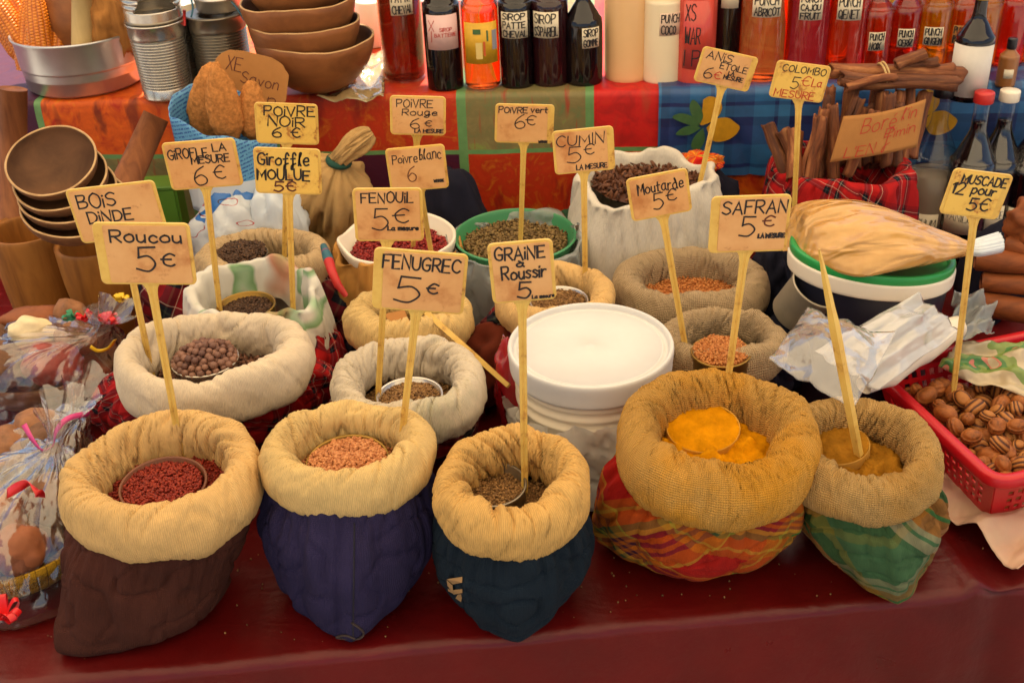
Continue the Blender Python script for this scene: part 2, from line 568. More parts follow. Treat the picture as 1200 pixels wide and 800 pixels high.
mad = [(0, k(196, 34, 26)), (.22, ORA), (.30, YEL), (.33, ORA), (.44, GRN), (.5, YEL), (.54, PUR), (.58, ORA), (.62, PUR), (.66, ORA), (.70, PUR), (.74, ORA), (.84, YEL), (.87, k(196, 34, 26))]
M_MADRAS = plaid('madras_orange', [(p_, sc(c_, .62)) for p_, c_ in mad], [(p_, sc(c_, .62)) for p_, c_ in mad], .16, .6, .3, .9, .02)
madg = [(0, k(88, 132, 88)), (.36, k(70, 110, 72)), (.40, k(200, 180, 140)), (.47, k(88, 132, 88)), (.5, k(200, 180, 140)), (.54, ORA), (.66, GRN), (.69, ORA), (.8, k(60, 90, 40)), (.92, k(150, 140, 60))]
madg = [(p_, sc(c_, .5)) for p_, c_ in madg]
M_MADRASG = plaid('madras_green', madg, madg, .17, 1.2, .25, .9, .015, .15, .6)
M_KRAFT = plain('kraft_paper', srgb(176, 122, 70), .8, .1, 20, .25, spec=.15)
M_KRAFTL = plain('brown_paper_bag', srgb(186, 132, 66), .75, .1, 14, .2, spec=.2)
M_WHITEP = plain('white_plastic', srgb(236, 224, 204), .4, .03, 5, .05)
M_LIDTOP = plain('white_plastic_lid', srgb(214, 211, 207), .5, .05, 14, .06)
M_TIN = plain('tinplate', srgb(206, 198, 186), .26, .1, 9, .06, metal=.85, bscale=25)
M_TINL = plain('tinplate_dull', srgb(176, 164, 142), .5, .15, 20, .1, metal=.35, bscale=25)
M_TIND = plain('tinplate_dark', srgb(138, 128, 112), .3, .15, 9, .06, metal=.8, bscale=25)
M_ALU = plain('aluminium_worn', srgb(206, 204, 200), .34, .08, 14, .12, metal=.85, bscale=18)
M_BRASS = plain('tin_gold_lacquer', srgb(150, 116, 54), .35, .12, 12, metal=.8)
M_YEL = Mat('yellow_plastic')
_n = M_YEL.noise(M_YEL.coord('Object'), 34, 5, .7)
M_YEL.col(M_YEL.ramp(_n, [(.4, srgb(224, 186, 96)), (.58, srgb(216, 172, 84)), (.68, srgb(176, 124, 58))]))
M_YEL.bump(_n, .08, .001)
M_YEL.set(Roughness=.45)
M_YEL = M_YEL.m
M_INK = plain('black_ink', (.012, .009, .012, 1), .6, 0)
M_INKB = plain('brown_ink', srgb(92, 40, 24), .6, 0)
M_INKR = plain('red_ink', srgb(186, 44, 30), .6, 0)
M_BWOOD = wood('bowl_wood', srgb(132, 88, 54), srgb(70, 42, 26), .65, (26, 26, 70), .3)
M_LIP = wood('bowl_lip', srgb(206, 168, 120), srgb(160, 116, 74), .7)
M_CALA = wood('calabash', srgb(146, 90, 50), srgb(96, 54, 30), .45, (14, 14, 24), .15)
M_CALAIN = wood('calabash_inside', srgb(112, 76, 50), srgb(64, 40, 26), .7, (16, 16, 16), .25)
M_MORT = wood('mortar_wood', srgb(172, 112, 50), srgb(112, 64, 26), .45, (42, 42, 5))
M_PEST = wood('pestle_wood', srgb(160, 98, 58), srgb(104, 58, 34), .6, (60, 60, 5), .3)
M_PALE = wood('pale_stick', srgb(206, 176, 120), srgb(176, 142, 88), .6)
M_CINN = Mat('cinnamon_bark')
_o = M_CINN.n('ObjectInfo')
_n = M_CINN.noise(M_CINN.coord('Object', (90, 90, 12)), 1, 5, .65, .5)
_c = M_CINN.ramp(_n, [(.3, srgb(76, 38, 20)), (.52, srgb(134, 76, 40)), (.7, srgb(184, 124, 74))])
M_CINN.col(M_CINN.mix(1, _c, M_CINN.ramp(_o.outputs['Random'], [(0, (.45, .4, .36, 1)), (1, (1, .95, .88, 1))]), 'MULTIPLY'))
M_CINN.bump(_n, .6, .002)
M_CINN.set(Roughness=.75)
M_CINN = M_CINN.m
M_COCOA = wood('cocoa_roll', srgb(146, 78, 38), srgb(82, 40, 20), .6, (16, 60, 60), .5)

# ------------------------------------------------------------------ sacks
def rim_mesh(R0, a, b, seed, kp=4.0, amp=.2, tilt=(0, 0), sq=2.3, oval=1.0, nu=288, nv=44, open_=0.0):
    V, U = [], []
    for i in range(nu):
        f = 2 * PI * i / nu
        cf, sf = math.cos(f), math.sin(f)
        Rf = R0 * (1 + .05 * nz(cf * 1.3, sf * 1.3, seed))
        af = a * (1 + .16 * nz(cf * 1.6 + 9, sf * 1.6, seed))
        bf = b * (1 + .14 * nz(cf * 1.6 - 7, sf * 1.6, seed))
        hz = b * .22 * nz(cf * 1.5, sf * 1.5, seed + 5)
        for j in range(nv):
            p = 2 * PI * j / nv - PI * .5
            c, s = math.cos(p), math.sin(p)
            e = 2 / sq
            rr = math.copysign(abs(c) ** e, c)
            zz = math.copysign(abs(s) ** e, s)
            m = .28 + .72 * (.5 - .5 * c)
            if s < 0: m *= 1 + .6 * s * (c > 0)
            tw = .22 * math.sin(p + seed) + .1 * nz(cf * 2, sf * 2, seed + p * .3)
            g = nz(math.cos(f + tw) * kp, math.sin(f + tw) * kp, seed * 3 + math.sin(p) * .35)
            g2 = nz(math.cos(f + tw) * kp * 2.3, math.sin(f + tw) * kp * 2.3, seed * 5 + math.sin(p) * .7)
            g3 = nz(math.cos(f + tw * 1.6) * kp * 4.5, math.sin(f + tw * 1.6) * kp * 4.5, seed * 7 + math.sin(p) * .9)
            d = -1.5 * amp * m * math.exp(-(g / .06) ** 2) + amp * .8 * m * g - amp * .75 * m * math.exp(-(g2 / .06) ** 2) - .3 * amp * m * math.exp(-(g3 / .08) ** 2) + amp * .7 * nz(cf * 2.6, sf * 2.6, seed + 1.6 * s)
            d += amp * .2 * nz(cf * 22 + seed, sf * 22, s * 2.2) + .12 * amp * nz(cf * 40, sf * 40, s * 4)
            d *= a
            r = Rf + af * rr + d * c
            z = bf * zz + d * s * 1.1 + hz
            x, y = r * cf, r * sf * oval
            z += tilt[0] * x + tilt[1] * y
            V.append((x, y, z))
            U.append((f * (R0 + a * .4), (p + PI * .5) * (a + b) * .5))
    F = grid_faces(nu, nv, True, True)
    return V, F, U, (2 * PI * (R0 + a * .4), 2 * PI * (a + b) * .5)

def body_mesh(c0, c1, z0, z1, r0, r1, seed, bulge=.012, corners=(), fold=.07, oval=1.0, nu=220, nvv=48, kf=3.0, crease=None):
    V, U = [], []
    for i in range(nu):
        f = 2 * PI * i / nu
        cf, sf = math.cos(f), math.sin(f)
        for j in range(nvv):
            t = j / (nvv - 1)
            s = t * t * (3 - 2 * t)
            r = r0 + (r1 - r0) * (.45 * t + .55 * s) + bulge * math.sin(PI * min(1, t * 1.05))
            for (fa, ext, wd, pw) in corners:
                d = (f - fa + PI) % (2 * PI) - PI
                r += ext * math.exp(-abs(d / wd) ** 1.25) * (1 - t) ** pw
                r += .0035 * (1 - t) * min(1, t * 6) * math.cos(d * 13 + t * 3 + seed) * math.exp(-(d / .75) ** 2)
            low = max(0, 1 - t / .12)
            r -= .012 * low * low
            r -= .0045 * math.exp(-(nz(cf * 1.9 + seed, sf * 1.9 + t * .8, t * 4.2 + seed) / .07) ** 2) * min(1, t * 5) - .003 * nz(cf * 3.5, sf * 3.5, t * 5 + seed)
            g = nz(cf * kf, sf * kf, seed + t * .6)
            g2 = nz(cf * kf * 2.2, sf * kf * 2.2, seed * 2 + t * 1.1)
            env = .25 + .75 * t
            r += fold * r1 * (env * (g * .8 - .8 * math.exp(-(g2 / .09) ** 2) * t) + 2.2 * t ** 1.8 * (1 - max(0, (t - .78) / .22)) * (abs(nz(cf * 5.5, sf * 5.5, seed + t * .7)) * 1.6 - .45) - .5 * math.exp(-(nz(cf * 1.6 + t * 1.5, sf * 1.6 - t, seed * 3 + t * 2) / .05) ** 2) * (1 - t) + .9 * nz(cf * 1.4, sf * 1.4, seed + 2.4 * t))
            if crease:
                d = (f - crease + PI) % (2 * PI) - PI
                r -= .006 * math.exp(-(d / .03) ** 2) * (t > .1)
            cx, cy = c0[0] + (c1[0] - c0[0]) * t, c0[1] + (c1[1] - c0[1]) * t
            V.append((cx + r * cf, cy + r * sf * oval, z0 + (z1 - z0) * t))
            U.append((f * r1, (z1 - z0) * t * 1.1))
    F = grid_faces(nu, nvv, True)
    F.append(tuple(i * nvv for i in reversed(range(nu))))
    return V, F, U

_oct = None
def unit_seed(lo=False):
    V, F, _ = ball(1, 1, 1, 6 if lo else 8, 4 if lo else 5)
    return np.array(V), F

def scatter(name, c, R_in, n, size, mat, dome=.006, oval=1.0, seed=1, lay=True, parent=None, label=None, cat=None, tilt=0.0, slope=(0, 0), lo=False, ped=True, jz=.6, shapes=None):
    """A heap of small seeds: one uncountable mesh of separate grains over a mound."""
    r_ = np.random.RandomState(seed)
    S, SF = unit_seed(lo)
    V, F, T = [], [], []
    mv, mf = [], []
    nu = 40
    for i in range(nu):
        for j in range(8):
            q = j / 7
            x, y = q * R_in * math.cos(2 * PI * i / nu), q * R_in * oval * math.sin(2 * PI * i / nu)
            mv.append((x, y, dome * (1 - q * q) + slope[0] * x + slope[1] * y - size[2] * .4 + .003 * nz(x * 60, y * 60, seed)))
    mf = [tuple(reversed(f)) for f in grid_faces(nu, 8, True)]
    V += mv; F += mf; T += [.15] * len(mv)
    for kx in range(n):
        q = math.sqrt(r_.rand()) * .985
        a = r_.rand() * 2 * PI
        x, y = q * R_in * math.cos(a), q * R_in * oval * math.sin(a)
        z = dome * (1 - q * q) + slope[0] * x + slope[1] * y + (r_.rand() - .35) * size[2] * 2 * jz + .003 * nz(x * 60, y * 60, seed)
        E = Euler((r_.uniform(-.5, .5), r_.uniform(-.5, .5), r_.rand() * 6.28)).to_matrix() if lay else Euler(tuple(r_.rand(3) * 6.28)).to_matrix()
        k = r_.uniform(.8, 1.2)
        P = (S * (np.array(size) * .5 * k)) @ np.array(E).T + np.array((x, y, z))
        b = len(V)
        V += P.tolist()
        F += [tuple(i + b for i in f) for f in SF]
        T += [r_.rand()] * len(P)
    o = mesh_obj(name, V, F, mat, parent, True, None, T)
    o.location = c
    return tag(o, label, cat, None, 'stuff')

def powder(name, c, R_in, mat, label, cat, amp=.006, seed=1, oval=1.0, dome=.004):
    V = []
    nu, nv = 96, 26
    for i in range(nu):
        f = 2 * PI * i / nu
        for j in range(nv):
            q = j / (nv - 1)
            x, y = q * R_in * math.cos(f), q * R_in * oval * math.sin(f)
            z = dome * (1 - q * q) + amp * (nz(x * 45, y * 45, seed) + .5 * nz(x * 110, y * 110, seed) + .25 * nz(x * 300, y * 300, seed))
            V.append((x, y, z))
    F = [tuple(reversed(f)) for f in grid_faces(nu, nv, True)]
    o = mesh_obj(name, V, F, mat, None, True)
    o.location = c
    return tag(o, label, cat, None, 'stuff')

SACKS = {}
def sack(key, label, box, zr, m_rim, m_body, base, r0, corners=(), kp=4.0, amp=.16, aw=.235, seed=1, tilt=(0, 0), bulge=.016, fold=.075, sq=2.3, bh=1.35, topk=.5, oval=1.0, crease=None, name='spice_sack', fit=True):
    x0, x1, y0, y1 = box
    c = at((x0 + x1) / 2, (y0 + y1) / 2, z=zr)
    s = ppm(c)
    al = elev(c)
    W = (x1 - x0) / 2 / s
    a = aw * W
    R0 = W - a
    b = a * bh
    bc = Vector(base)
    t = thing(name, label, 'sack', (bc.x, bc.y, T0), group='open spice sacks on the market table')
    hh = (y1 - y0) / 2 / s
    oval = max(.78, min(1.08, (hh - math.hypot(a * math.sin(al), b * math.cos(al))) / (R0 * math.sin(al)))) if fit else oval
    V, F, U, wr = rim_mesh(R0, a, b, seed, kp, amp, tilt, sq, oval)
    o = mesh_obj('rolled_rim', V, F, m_rim, t, True, U, wrap=wr)
    o.location = c - t.location
    V, F, U = body_mesh((0, 0), (c.x - bc.x, c.y - bc.y), .002, zr - T0 - b * .1, r0, R0 + a * topk, seed * 1.7, bulge, corners, fold, oval, crease=crease)
    mesh_obj('sack_body', V, F, m_body, t, True, U)
    SACKS[key] = dict(c=c, R=R0, a=a, b=b, s=s, t=t, oval=oval)
    return t

T0 = .76                            # height of the stall table

def angle_to(c, p):
    return math.atan2(p[1] - c[1], p[0] - c[0])
def B(px, py):
    return at(px, py, z=T0)

# ---------------------------------------------------------------- ground, table, shelf, awning
M_GROUND = plain('pavement', (.36, .33, .29, 1), .9, .2, 3, .3)
g = mesh_obj('ground', [(-150, -150, 0), (150, -150, 0), (150, 150, 0), (-150, 150, 0)], [(0, 1, 2, 3)], M_GROUND, None, False)
tag(g, kind='structure')

pL, pR = B(100, 797), B(1200, 690)
ed = (pR - pL).normalized()
en = Vector((-ed.y, ed.x, 0))
def oilcloth(name, origin, du, dn, u0, u1, depth, drop, z, mat, r=.012, wav=.004, nu=160, extra=None, seed=0.0, thick=None):
    """A cloth lying on a top and falling over its front edge."""
    prof = [(depth, 0.0)]
    for q in range(1, 26): prof.append((depth * (1 - q / 25.0) + r * (q / 25.0), 0.0))
    for q in range(1, 9):
        a = PI / 2 * q / 8
        prof.append((r - r * math.sin(a), -r + r * math.cos(a)))
    for q in range(1, 17): prof.append((-.004 * q / 16, -r - (drop - r) * q / 16))
    V, U = [], []
    L = [0]
    for q in range(1, len(prof)): L.append(L[-1] + math.dist(prof[q], prof[q - 1]))
    for i in range(nu + 1):
        u = u0 + (u1 - u0) * i / nu
        for q, (d, h) in enumerate(prof):
            dd, hh = d, h
            if h < -r * .5:
                kk = min(1, (-h) / .12)
                dd -= wav * kk * (1 + nz(u * 7, 0, seed) * 1.6 + .6 * nz(u * 19, 0, seed) - 1.2 * math.exp(-(nz(u * 5 + h * 2, 1.5, seed) / .05) ** 2))
            else:
                hh += .0022 * nz(u * 9, d * 16, seed) + .0008 * nz(u * 50, d * 9, seed + 4)
            if extra:
                dd, hh = extra(u, dd, hh)
            V.append(origin + du * u + dn * dd + Vector((0, 0, z + hh)))
            U.append((u, L[q]))
    return V, [tuple(f) for f in grid_faces(nu + 1, len(prof))], U, len(prof), L

def pl0(p): return Vector((p.x, p.y, 0))
M_MAROON = Mat('maroon_oilcloth')
ob = M_MAROON.coord('Object')
M_MAROON.col(M_MAROON.ramp(M_MAROON.noise(ob, 5, 5, .6), [(.3, srgb(80, 9, 9)), (.7, srgb(108, 13, 13))]))
M_MAROON.bump(M_MAROON.math('ADD', M_MAROON.noise(ob, 26, 5, .65), M_MAROON.math('MULTIPLY', M_MAROON.noise(M_MAROON.coord('Object', (1, 2.4, 1), (0, 0, .3)), 7, 3, .5, .8), 2.5)), .3, .005)
M_MAROON.l(M_MAROON.ramp(M_MAROON.noise(ob, 8, 5, .7), [(.3, (.26, .26, .26, 1)), (.7, (.48, .48, .48, 1))]), M_MAROON.b.inputs['Roughness'])
M_MAROON.b.inputs['Specular IOR Level'].default_value = .34
fx = (B(1148, 700) - pL).dot(ed)
def bunch(u, d, h):
    q = math.exp(-((u - fx) / .012) ** 2)
    k = max(0, 1 - abs(d - .012) / .09)
    q2 = math.exp(-((u - fx - .035) / .02) ** 2)
    return d + .01 * q2 * (h < -.003), h + .012 * q * k - .006 * q2 * k
V, F, U, npf, _ = oilcloth('c', pl0(pL), ed, en, -.75, 2.0, 1.12, .62, T0, M_MAROON.m, .014, .006, 260, bunch, 3.0)
tb = thing('market_table', 'stall table under a maroon oilcloth falling over its front edge', 'table', (pl0(pL) + ed * .55 + en * .5))
o = mesh_obj('oilcloth', V, F, M_MAROON.m, tb, True, U)
o.location = -tb.location
V, F = rbox(2.5, .96, .03, .003)
o = mesh_obj('table_board', V, F, M_PALE, tb, False)
ang = math.atan2(ed.y, ed.x)
o.location = en * .04 + Vector((0, 0, T0 - .024)); o.rotation_euler = (0, 0, ang)
for sx in (-1.15, 1.15):
    for sy in (-.42, .42):
        V, F = rbox(.05, .05, T0 - .04, .003)
        o = mesh_obj('leg', V, F, M_PALE, tb, False)
        p = ed * sx + en * sy
        o.location = (p.x, p.y, (T0 - .04) / 2)

# the raised back shelf and its two cloths
SH = at(560, 110, y=1.93)
SZ = SH.z
sd = Vector((math.cos(rad(-5)), math.sin(rad(-5)), 0))
sn = Vector((-sd.y, sd.x, 0))
def su(px, py=112):
    """Distance along the shelf edge of the point seen at a pixel."""
    d = CROT @ Vector((px - 600.0, 400.0 - py, -FPX))
    o_ = Vector((SH.x, SH.y, 0))
    t = (o_ - CAM).dot(sn) / d.dot(sn)
    return (CAM + d * t - o_).dot(sd)
def patch_mat(name, c, c2, streak, sscale=60, rough=.5):
    M = Mat(name)
    ob = M.coord('Object')
    n1 = M.noise(ob, 30, 5, .65, 1.2)
    b_ = M.ramp(n1, [(.3, c2), (.47, c), (.58, sc(c, 1.15)), (.7, (min(1, c[0] * 1.1), min(1, c[1] * 1.9), c[2], 1))])
    n2 = M.noise(M.coord('UV', (sscale, 7, 1)), 1, 3, .6, .4)
    M.col(M.mix(M.ramp(n2, [(.56, (0, 0, 0, 1)), (.66, (.75, .75, .75, 1))]), b_, streak))
    M.bump(M.noise(ob, 24, 4), .15, .004)
    M.set(Roughness=rough)
    M.b.inputs['Specular IOR Level'].default_value = .3
    return M.m
P_OR = patch_mat('cloth_orange', srgb(200, 84, 20), srgb(172, 44, 20), srgb(96, 34, 20), 26)
P_OR2 = patch_mat('cloth_red_orange', srgb(176, 48, 20), srgb(196, 104, 28), srgb(130, 30, 22), 30)
P_PUR = patch_mat('cloth_purple', srgb(72, 22, 46), srgb(88, 26, 40), srgb(60, 20, 50), 20)
P_STR = patch_mat('cloth_olive_striped', srgb(122, 110, 70), srgb(104, 116, 74), srgb(160, 44, 34), 75)
P_RED = patch_mat('cloth_red', srgb(186, 28, 26), srgb(160, 26, 26), srgb(170, 60, 40), 40)
P_GRN = plain('cloth_green_band', srgb(96, 140, 84), .55, .15, 40)
marks = [su(x) for x in (-260, 36, 44, 202, 211, 306, 320, 534, 545, 686, 696, 770, 1500)]
V, U, F, MI = [], [], [], []
pm = [P_OR, P_OR2, P_PUR, P_STR, P_RED, P_GRN]
prof = [(.62, 0)] + [(.62 - .6 * q / 14, 0) for q in range(1, 15)]
rr = .012
prof += [(rr - rr * math.sin(PI / 2 * q / 6) , -rr + rr * math.cos(PI / 2 * q / 6)) for q in range(0, 7)]
prof += [(-.001, -.02 - .004 * q) for q in range(0, 40)]
prof += [(-.001, -.19 - .01 * q) for q in range(0, 13)]
us = []
for q in range(len(marks) - 1):
    k_ = max(1, int((marks[q + 1] - marks[q]) / .02))
    us += [(marks[q] + (marks[q + 1] - marks[q]) * i / k_, q) for i in range(k_)]
us.append((marks[-1], len(marks) - 2))
L = [0]
for q in range(1, len(prof)): L.append(L[-1] + math.dist(prof[q], prof[q - 1]))
o0 = Vector((SH.x, SH.y, 0))
for (u, q) in us:
    for i, (d, h) in enumerate(prof):
        kk = min(1, max(0, -h - rr) / .1)
        dd = d - .004 * kk * (1 + 1.5 * nz(u * 8, 1.5) + .5 * nz(u * 22, .5, h * 3))
        hh = h + (.0015 * nz(u * 14, d * 14, 2.2) if h > -.002 else 0)
        V.append(o0 + sd * u + sn * dd + Vector((0, 0, SZ + hh)))
        U.append((u, L[i]))
top = [2, 5, 0, 5, 0, 5, 1, 5, 3, 5, 4, 4]
low = [2, 5, 3, 5, 3, 5, 2, 5, 1, 5, 0, 0]
npf = len(prof)
for i in range(len(us) - 1):
    q = us[i][1]
    for j in range(npf - 1):
        F.append((i * npf + j, (i + 1) * npf + j, (i + 1) * npf + j + 1, i * npf + j + 1))
        h = prof[j][1]
        MI.append(5 if -.108 < h < -.099 else (top[q] if h > -.1 else low[q]))
sh = thing('display_shelf', 'raised back shelf draped with a patchwork cloth of orange, red, purple and green panels', 'shelf', (SH.x, SH.y, 0))
o = mesh_obj('patchwork_cloth', V, F, None, sh, True, U, None, pm, MI)
o.location = -sh.location
V, F = rbox(2.6, .56, .03, .003)
o = mesh_obj('shelf_board', V, F, M_PALE, sh, False)
o.location = sn * .3 + Vector((0, 0, SZ - .022)); o.rotation_euler = (0, 0, rad(-5))
for sx in (-1.2, 1.2):
    for sy in (.05, .55):
        V, F = rbox(.05, .05, SZ - .04, .003)
        o = mesh_obj('leg', V, F, M_PALE, sh, False)
        o.location = sd * sx + sn * sy + Vector((0, 0, (SZ - .04) / 2)); o.rotation_euler = (0, 0, rad(-5))

# blue lemon cloth over the right end of the shelf
blue = [(0, k(34, 52, 104)), (.3, k(40, 92, 140)), (.62, k(30, 40, 90)), (.68, k(52, 108, 156)), (.86, k(24, 34, 80))]
M_BLUE = plaid('blue_check_oilcloth', blue, blue, .11, 0, .12, .35, .004, .4)
u0, u1 = su(772), su(1420)
V, F, U, npf, L = oilcloth('l', o0, sd, sn, u0, u1, .6, .155, SZ + .003, None, .014, .006, 90, None, 8.0)
V = [v - sn * .004 for v in V]
lc = thing('lemon_tablecloth', 'blue checked oilcloth printed with yellow lemons on the right end of the shelf', 'tablecloth', (SH.x, SH.y, SZ))
o = mesh_obj('cloth_sheet', V, F, M_BLUE, lc, True, U); o.location = -lc.location
M_LEM = plain('lemon_print', srgb(196, 142, 30), .4, .2, 40)
M_LEAF = plain('leaf_print', srgb(66, 104, 62), .4, .25, 30)
def onfront(px, py, lift=.0075):
    d = CROT @ Vector((px - 600.0, 400.0 - py, -FPX))
    t = (o0 - sn * lift - CAM).dot(sn) / d.dot(sn)
    return CAM + d * t
def blob(pxs, lift):
    return [onfront(x, y, lift) - lc.location for x, y in smooth_prof(pxs + [pxs[0]], 5)[:-1]]
def addp(mb, pxs, lift):
    P_ = blob(pxs, lift); mb.add(P_, [tuple(reversed(range(len(P_))))])
for dx, dy in ((0, 0), (255, -8), (420, 0)):
    lem, lef = MB(), MB()
    f = lambda L_: [(x + dx, y + dy) for x, y in L_]
    addp(lem, f([(824, 117), (832, 113), (843, 117), (846, 128), (838, 140), (822, 147), (820, 140), (823, 128)]), .0150)
    addp(lem, f([(828, 150), (838, 140), (852, 138), (862, 144), (867, 150), (860, 160), (846, 166), (834, 164)]), .0154)
    addp(lef, f([(820, 146), (812, 138), (808, 126), (812, 117), (820, 124), (824, 136)]), .0158)
    addp(lef, f([(820, 148), (806, 146), (788, 138), (798, 133), (812, 137)]), .0162)
    addp(lef, f([(822, 150), (808, 158), (792, 158), (800, 150), (812, 147)]), .0166)
    addp(lef, f([(824, 150), (826, 164), (818, 177), (810, 172), (814, 160)]), .0170)
    lem.build('lemon_print', M_LEM, lc, False)
    lef.build('leaf_print', M_LEAF, lc, False)

# unseen awning over the stall, its reach shaped for soft warm light
M_AWN = Mat('awning_canvas')
tl = M_AWN.n('BsdfTranslucent', i_Color=(.92, .78, .55, 1))
dfb = M_AWN.n('BsdfDiffuse', i_Color=(.85, .7, .5, 1))
mxs = M_AWN.n('MixShader', i_0=.4)
M_AWN.l(tl.outputs[0], mxs.inputs[1]); M_AWN.l(dfb.outputs[0], mxs.inputs[2]); M_AWN.l(mxs.outputs[0], M_AWN.out.inputs[0])
aw = thing('unseen_awning', 'pale canvas awning on four poles over the stall', 'awning', (0, 1.0, 0))
V, F = [], []
for i in range(25):
    for j in range(17):
        x, y = -2.6 + 5.2 * i / 24, -2.3 + 4.0 * j / 16
        V.append((x, y, 2.45 + .18 * math.cos(y * 1.0) - .05 * math.sin(x * 1.2) ** 2))
mesh_obj('canvas', V, [tuple(reversed(f)) for f in grid_faces(25, 17)], M_AWN.m, aw, True)
for x in (-2.5, 2.5):
    for y in (-2.2, 1.6):
        V, F, U = tube([(x, y, 0), (x, y, 2.44)], .018, 12)
        mesh_obj('pole', V, F, M_TIND, aw, True, U)

# ---------------------------------------------------------------- the sacks
P_tip = lambda px, py: B(px, py)
def sk(key, label, box, zr, mr, mb, basepx, r0, tips=(), **kw):
    bc = B(*basepx)
    cs = []
    for (px, py, wd, pw) in tips:
        p = B(px, py)
        d = math.hypot(p.x - bc.x, p.y - bc.y)
        cs.append((angle_to(bc, p), max(.0, d - r0 + .012), wd, pw))
    return sack(key, label, box, zr, mr, mb, (bc.x, bc.y, 0), r0, cs, **kw)

sk('F1', 'front left brown cotton sack with golden rim, full of red annatto seeds', (75, 308, 480, 655), .945, M_LINEN, M_BROWN, (182, 705), .082, [(75, 768, .5, 1.2)], bulge=.006, kp=3.6, amp=.24, seed=1.3, aw=.195, bh=1.75, sq=2.05)
sk('F2', 'navy cotton front sack with a centre seam and pale golden rim', (305, 512, 466, 607), .955, M_LINEN2, M_NAVY, (410, 684), .072, [(410, 772, .5, .9)], bulge=.024, kp=3.4, amp=.22, aw=.21, bh=1.6, sq=2.05, seed=2.1, crease=-PI / 2 - .02)
sk('F3', 'small dark blue front sack with a thick amber linen rim', (507, 693, 482, 668), .945, M_LINEN3, M_TEAL, (598, 682), .066, [(606, 742, .6, 1.0)], bulge=.02, kp=4.2, amp=.26, seed=3.7, aw=.235, bh=1.6, sq=2.05)
sk('F4', 'large sack of orange and red madras check with a ruched turmeric-stained rim', (720, 955, 428, 617), .955, M_RIB_Y, M_MADRAS, (818, 622), .092, [(712, 640, .4, .8)], kp=7.5, amp=.18, seed=4.4, aw=.225, bh=1.65, sq=2.1, bulge=.022)
sk('F5', 'front right sack of green madras cotton with a ruched sandy rim and a pointed corner', (915, 1100, 450, 622), .94, M_RIB_S, M_MADRASG, (1018, 628), .07, [(1046, 702, .42, 1.1)], kp=6, amp=.19, seed=5.9, aw=.22, bh=1.65, sq=2.1)
sk('M1', 'wide cream linen sack on red tartan cloth, holding round allspice berries', (133, 368, 368, 487), .945, M_LINEN_W, M_TART, (262, 500), .12, [(395, 470, .5, .8), (120, 490, .5, .8)], kp=2.2, amp=.2, seed=6.2, aw=.17, bh=1.6, sq=2.1, bulge=.02)
sk('M2', 'greyish white cotton sack with a puffy rim behind the navy and amber front sacks', (387, 570, 388, 525), .925, M_LINEN_G, M_TART2, (480, 512), .08, [], kp=3.2, amp=.22, seed=7.5, aw=.21, bh=1.6, sq=2.1)
sk('M4', 'beige finely gathered sack of whole cloves below the blue and white plastic bag', (228, 390, 268, 352), .905, M_LINEN_B, M_LINEN_B, (310, 370), .085, [], kp=6, amp=.18, seed=8.8, aw=.2, bh=1.5)
sk('M5', 'golden gathered sack behind the FENUGREC sign', (402, 555, 335, 420), .92, M_LINEN2, M_DARK, (480, 430), .075, [], kp=5, amp=.22, seed=9.1, aw=.25, bh=1.4)
sk('M6', 'golden linen sack on red tartan cloth half hidden behind the white bucket', (578, 722, 306, 402), .93, M_LINEN, M_TART2, (640, 410), .08, [(560, 420, .6, 1)], kp=4, amp=.2, seed=10.3, aw=.2, bh=1.5)
sk('M10', 'grey beige ribbed sack of mustard seed in front of the white cloth bag', (715, 902, 300, 380), .905, M_RIB, M_RIB, (808, 390), .09, [], kp=6.5, amp=.17, seed=11.6, aw=.2, bh=1.5)
sk('M11', 'grey beige ribbed sack right behind the turmeric sack, with a tin of orange seed', (770, 925, 358, 455), .915, M_RIB, M_DARK, (850, 470), .08, [], kp=6.5, amp=.17, seed=12.9, aw=.21, bh=1.5)
# ---------------------------------------------------------------- what lies in the sacks
S_RED = seed_mat('annatto_seed', srgb(96, 22, 16), srgb(136, 36, 24), srgb(160, 58, 34), .5)
S_FEN = seed_mat('fenugrec_seed', srgb(150, 84, 46), srgb(192, 122, 74), srgb(216, 152, 100), .5)
S_DARK = seed_mat('dark_seed', srgb(46, 30, 22), srgb(72, 48, 34), srgb(104, 74, 50), .55)
S_BRN = seed_mat('brown_seed', srgb(86, 56, 30), srgb(132, 92, 50), srgb(168, 128, 78), .55)
S_ORG = seed_mat('orange_seed', srgb(150, 84, 36), srgb(186, 112, 54), srgb(204, 140, 80), .5)
S_GRN = seed_mat('olive_seed', srgb(76, 56, 32), srgb(116, 90, 52), srgb(152, 124, 76), .6)
S_PINK = seed_mat('red_peppercorn', srgb(84, 14, 18), srgb(132, 24, 26), srgb(170, 50, 42), .4)
S_ALL = seed_mat('allspice_berry', srgb(84, 54, 44), srgb(112, 74, 58), srgb(140, 98, 76), .6)
S_ANI = seed_mat('star_anise_piece', srgb(56, 30, 22), srgb(88, 50, 32), srgb(120, 74, 46), .5)
M_TURM = plain('turmeric_powder', srgb(190, 124, 14), .95, .3, 40, .9, spec=.03, bscale=220)
M_COLP = plain('colombo_powder', srgb(138, 92, 26), .95, .3, 40, .9, spec=.03, bscale=220)

def in_sack(key, px, py, dz=-.005):
    s = SACKS[key]
    return at(px, py, z=s['c'].z + dz)

def heap(key, name, mat, n, size, label, dz=-.012, seed=1, dome=.004, **kw):
    kw.setdefault('oval', SACKS[key]['oval'])
    s = SACKS[key]
    c = s['c'] + Vector((0, 0, dz))
    return scatter(name, c, s['R'] - s['a'] * .3, n, size, mat, dome, seed=seed, label=label, cat=kw.pop('cat', 'spice'), **kw)

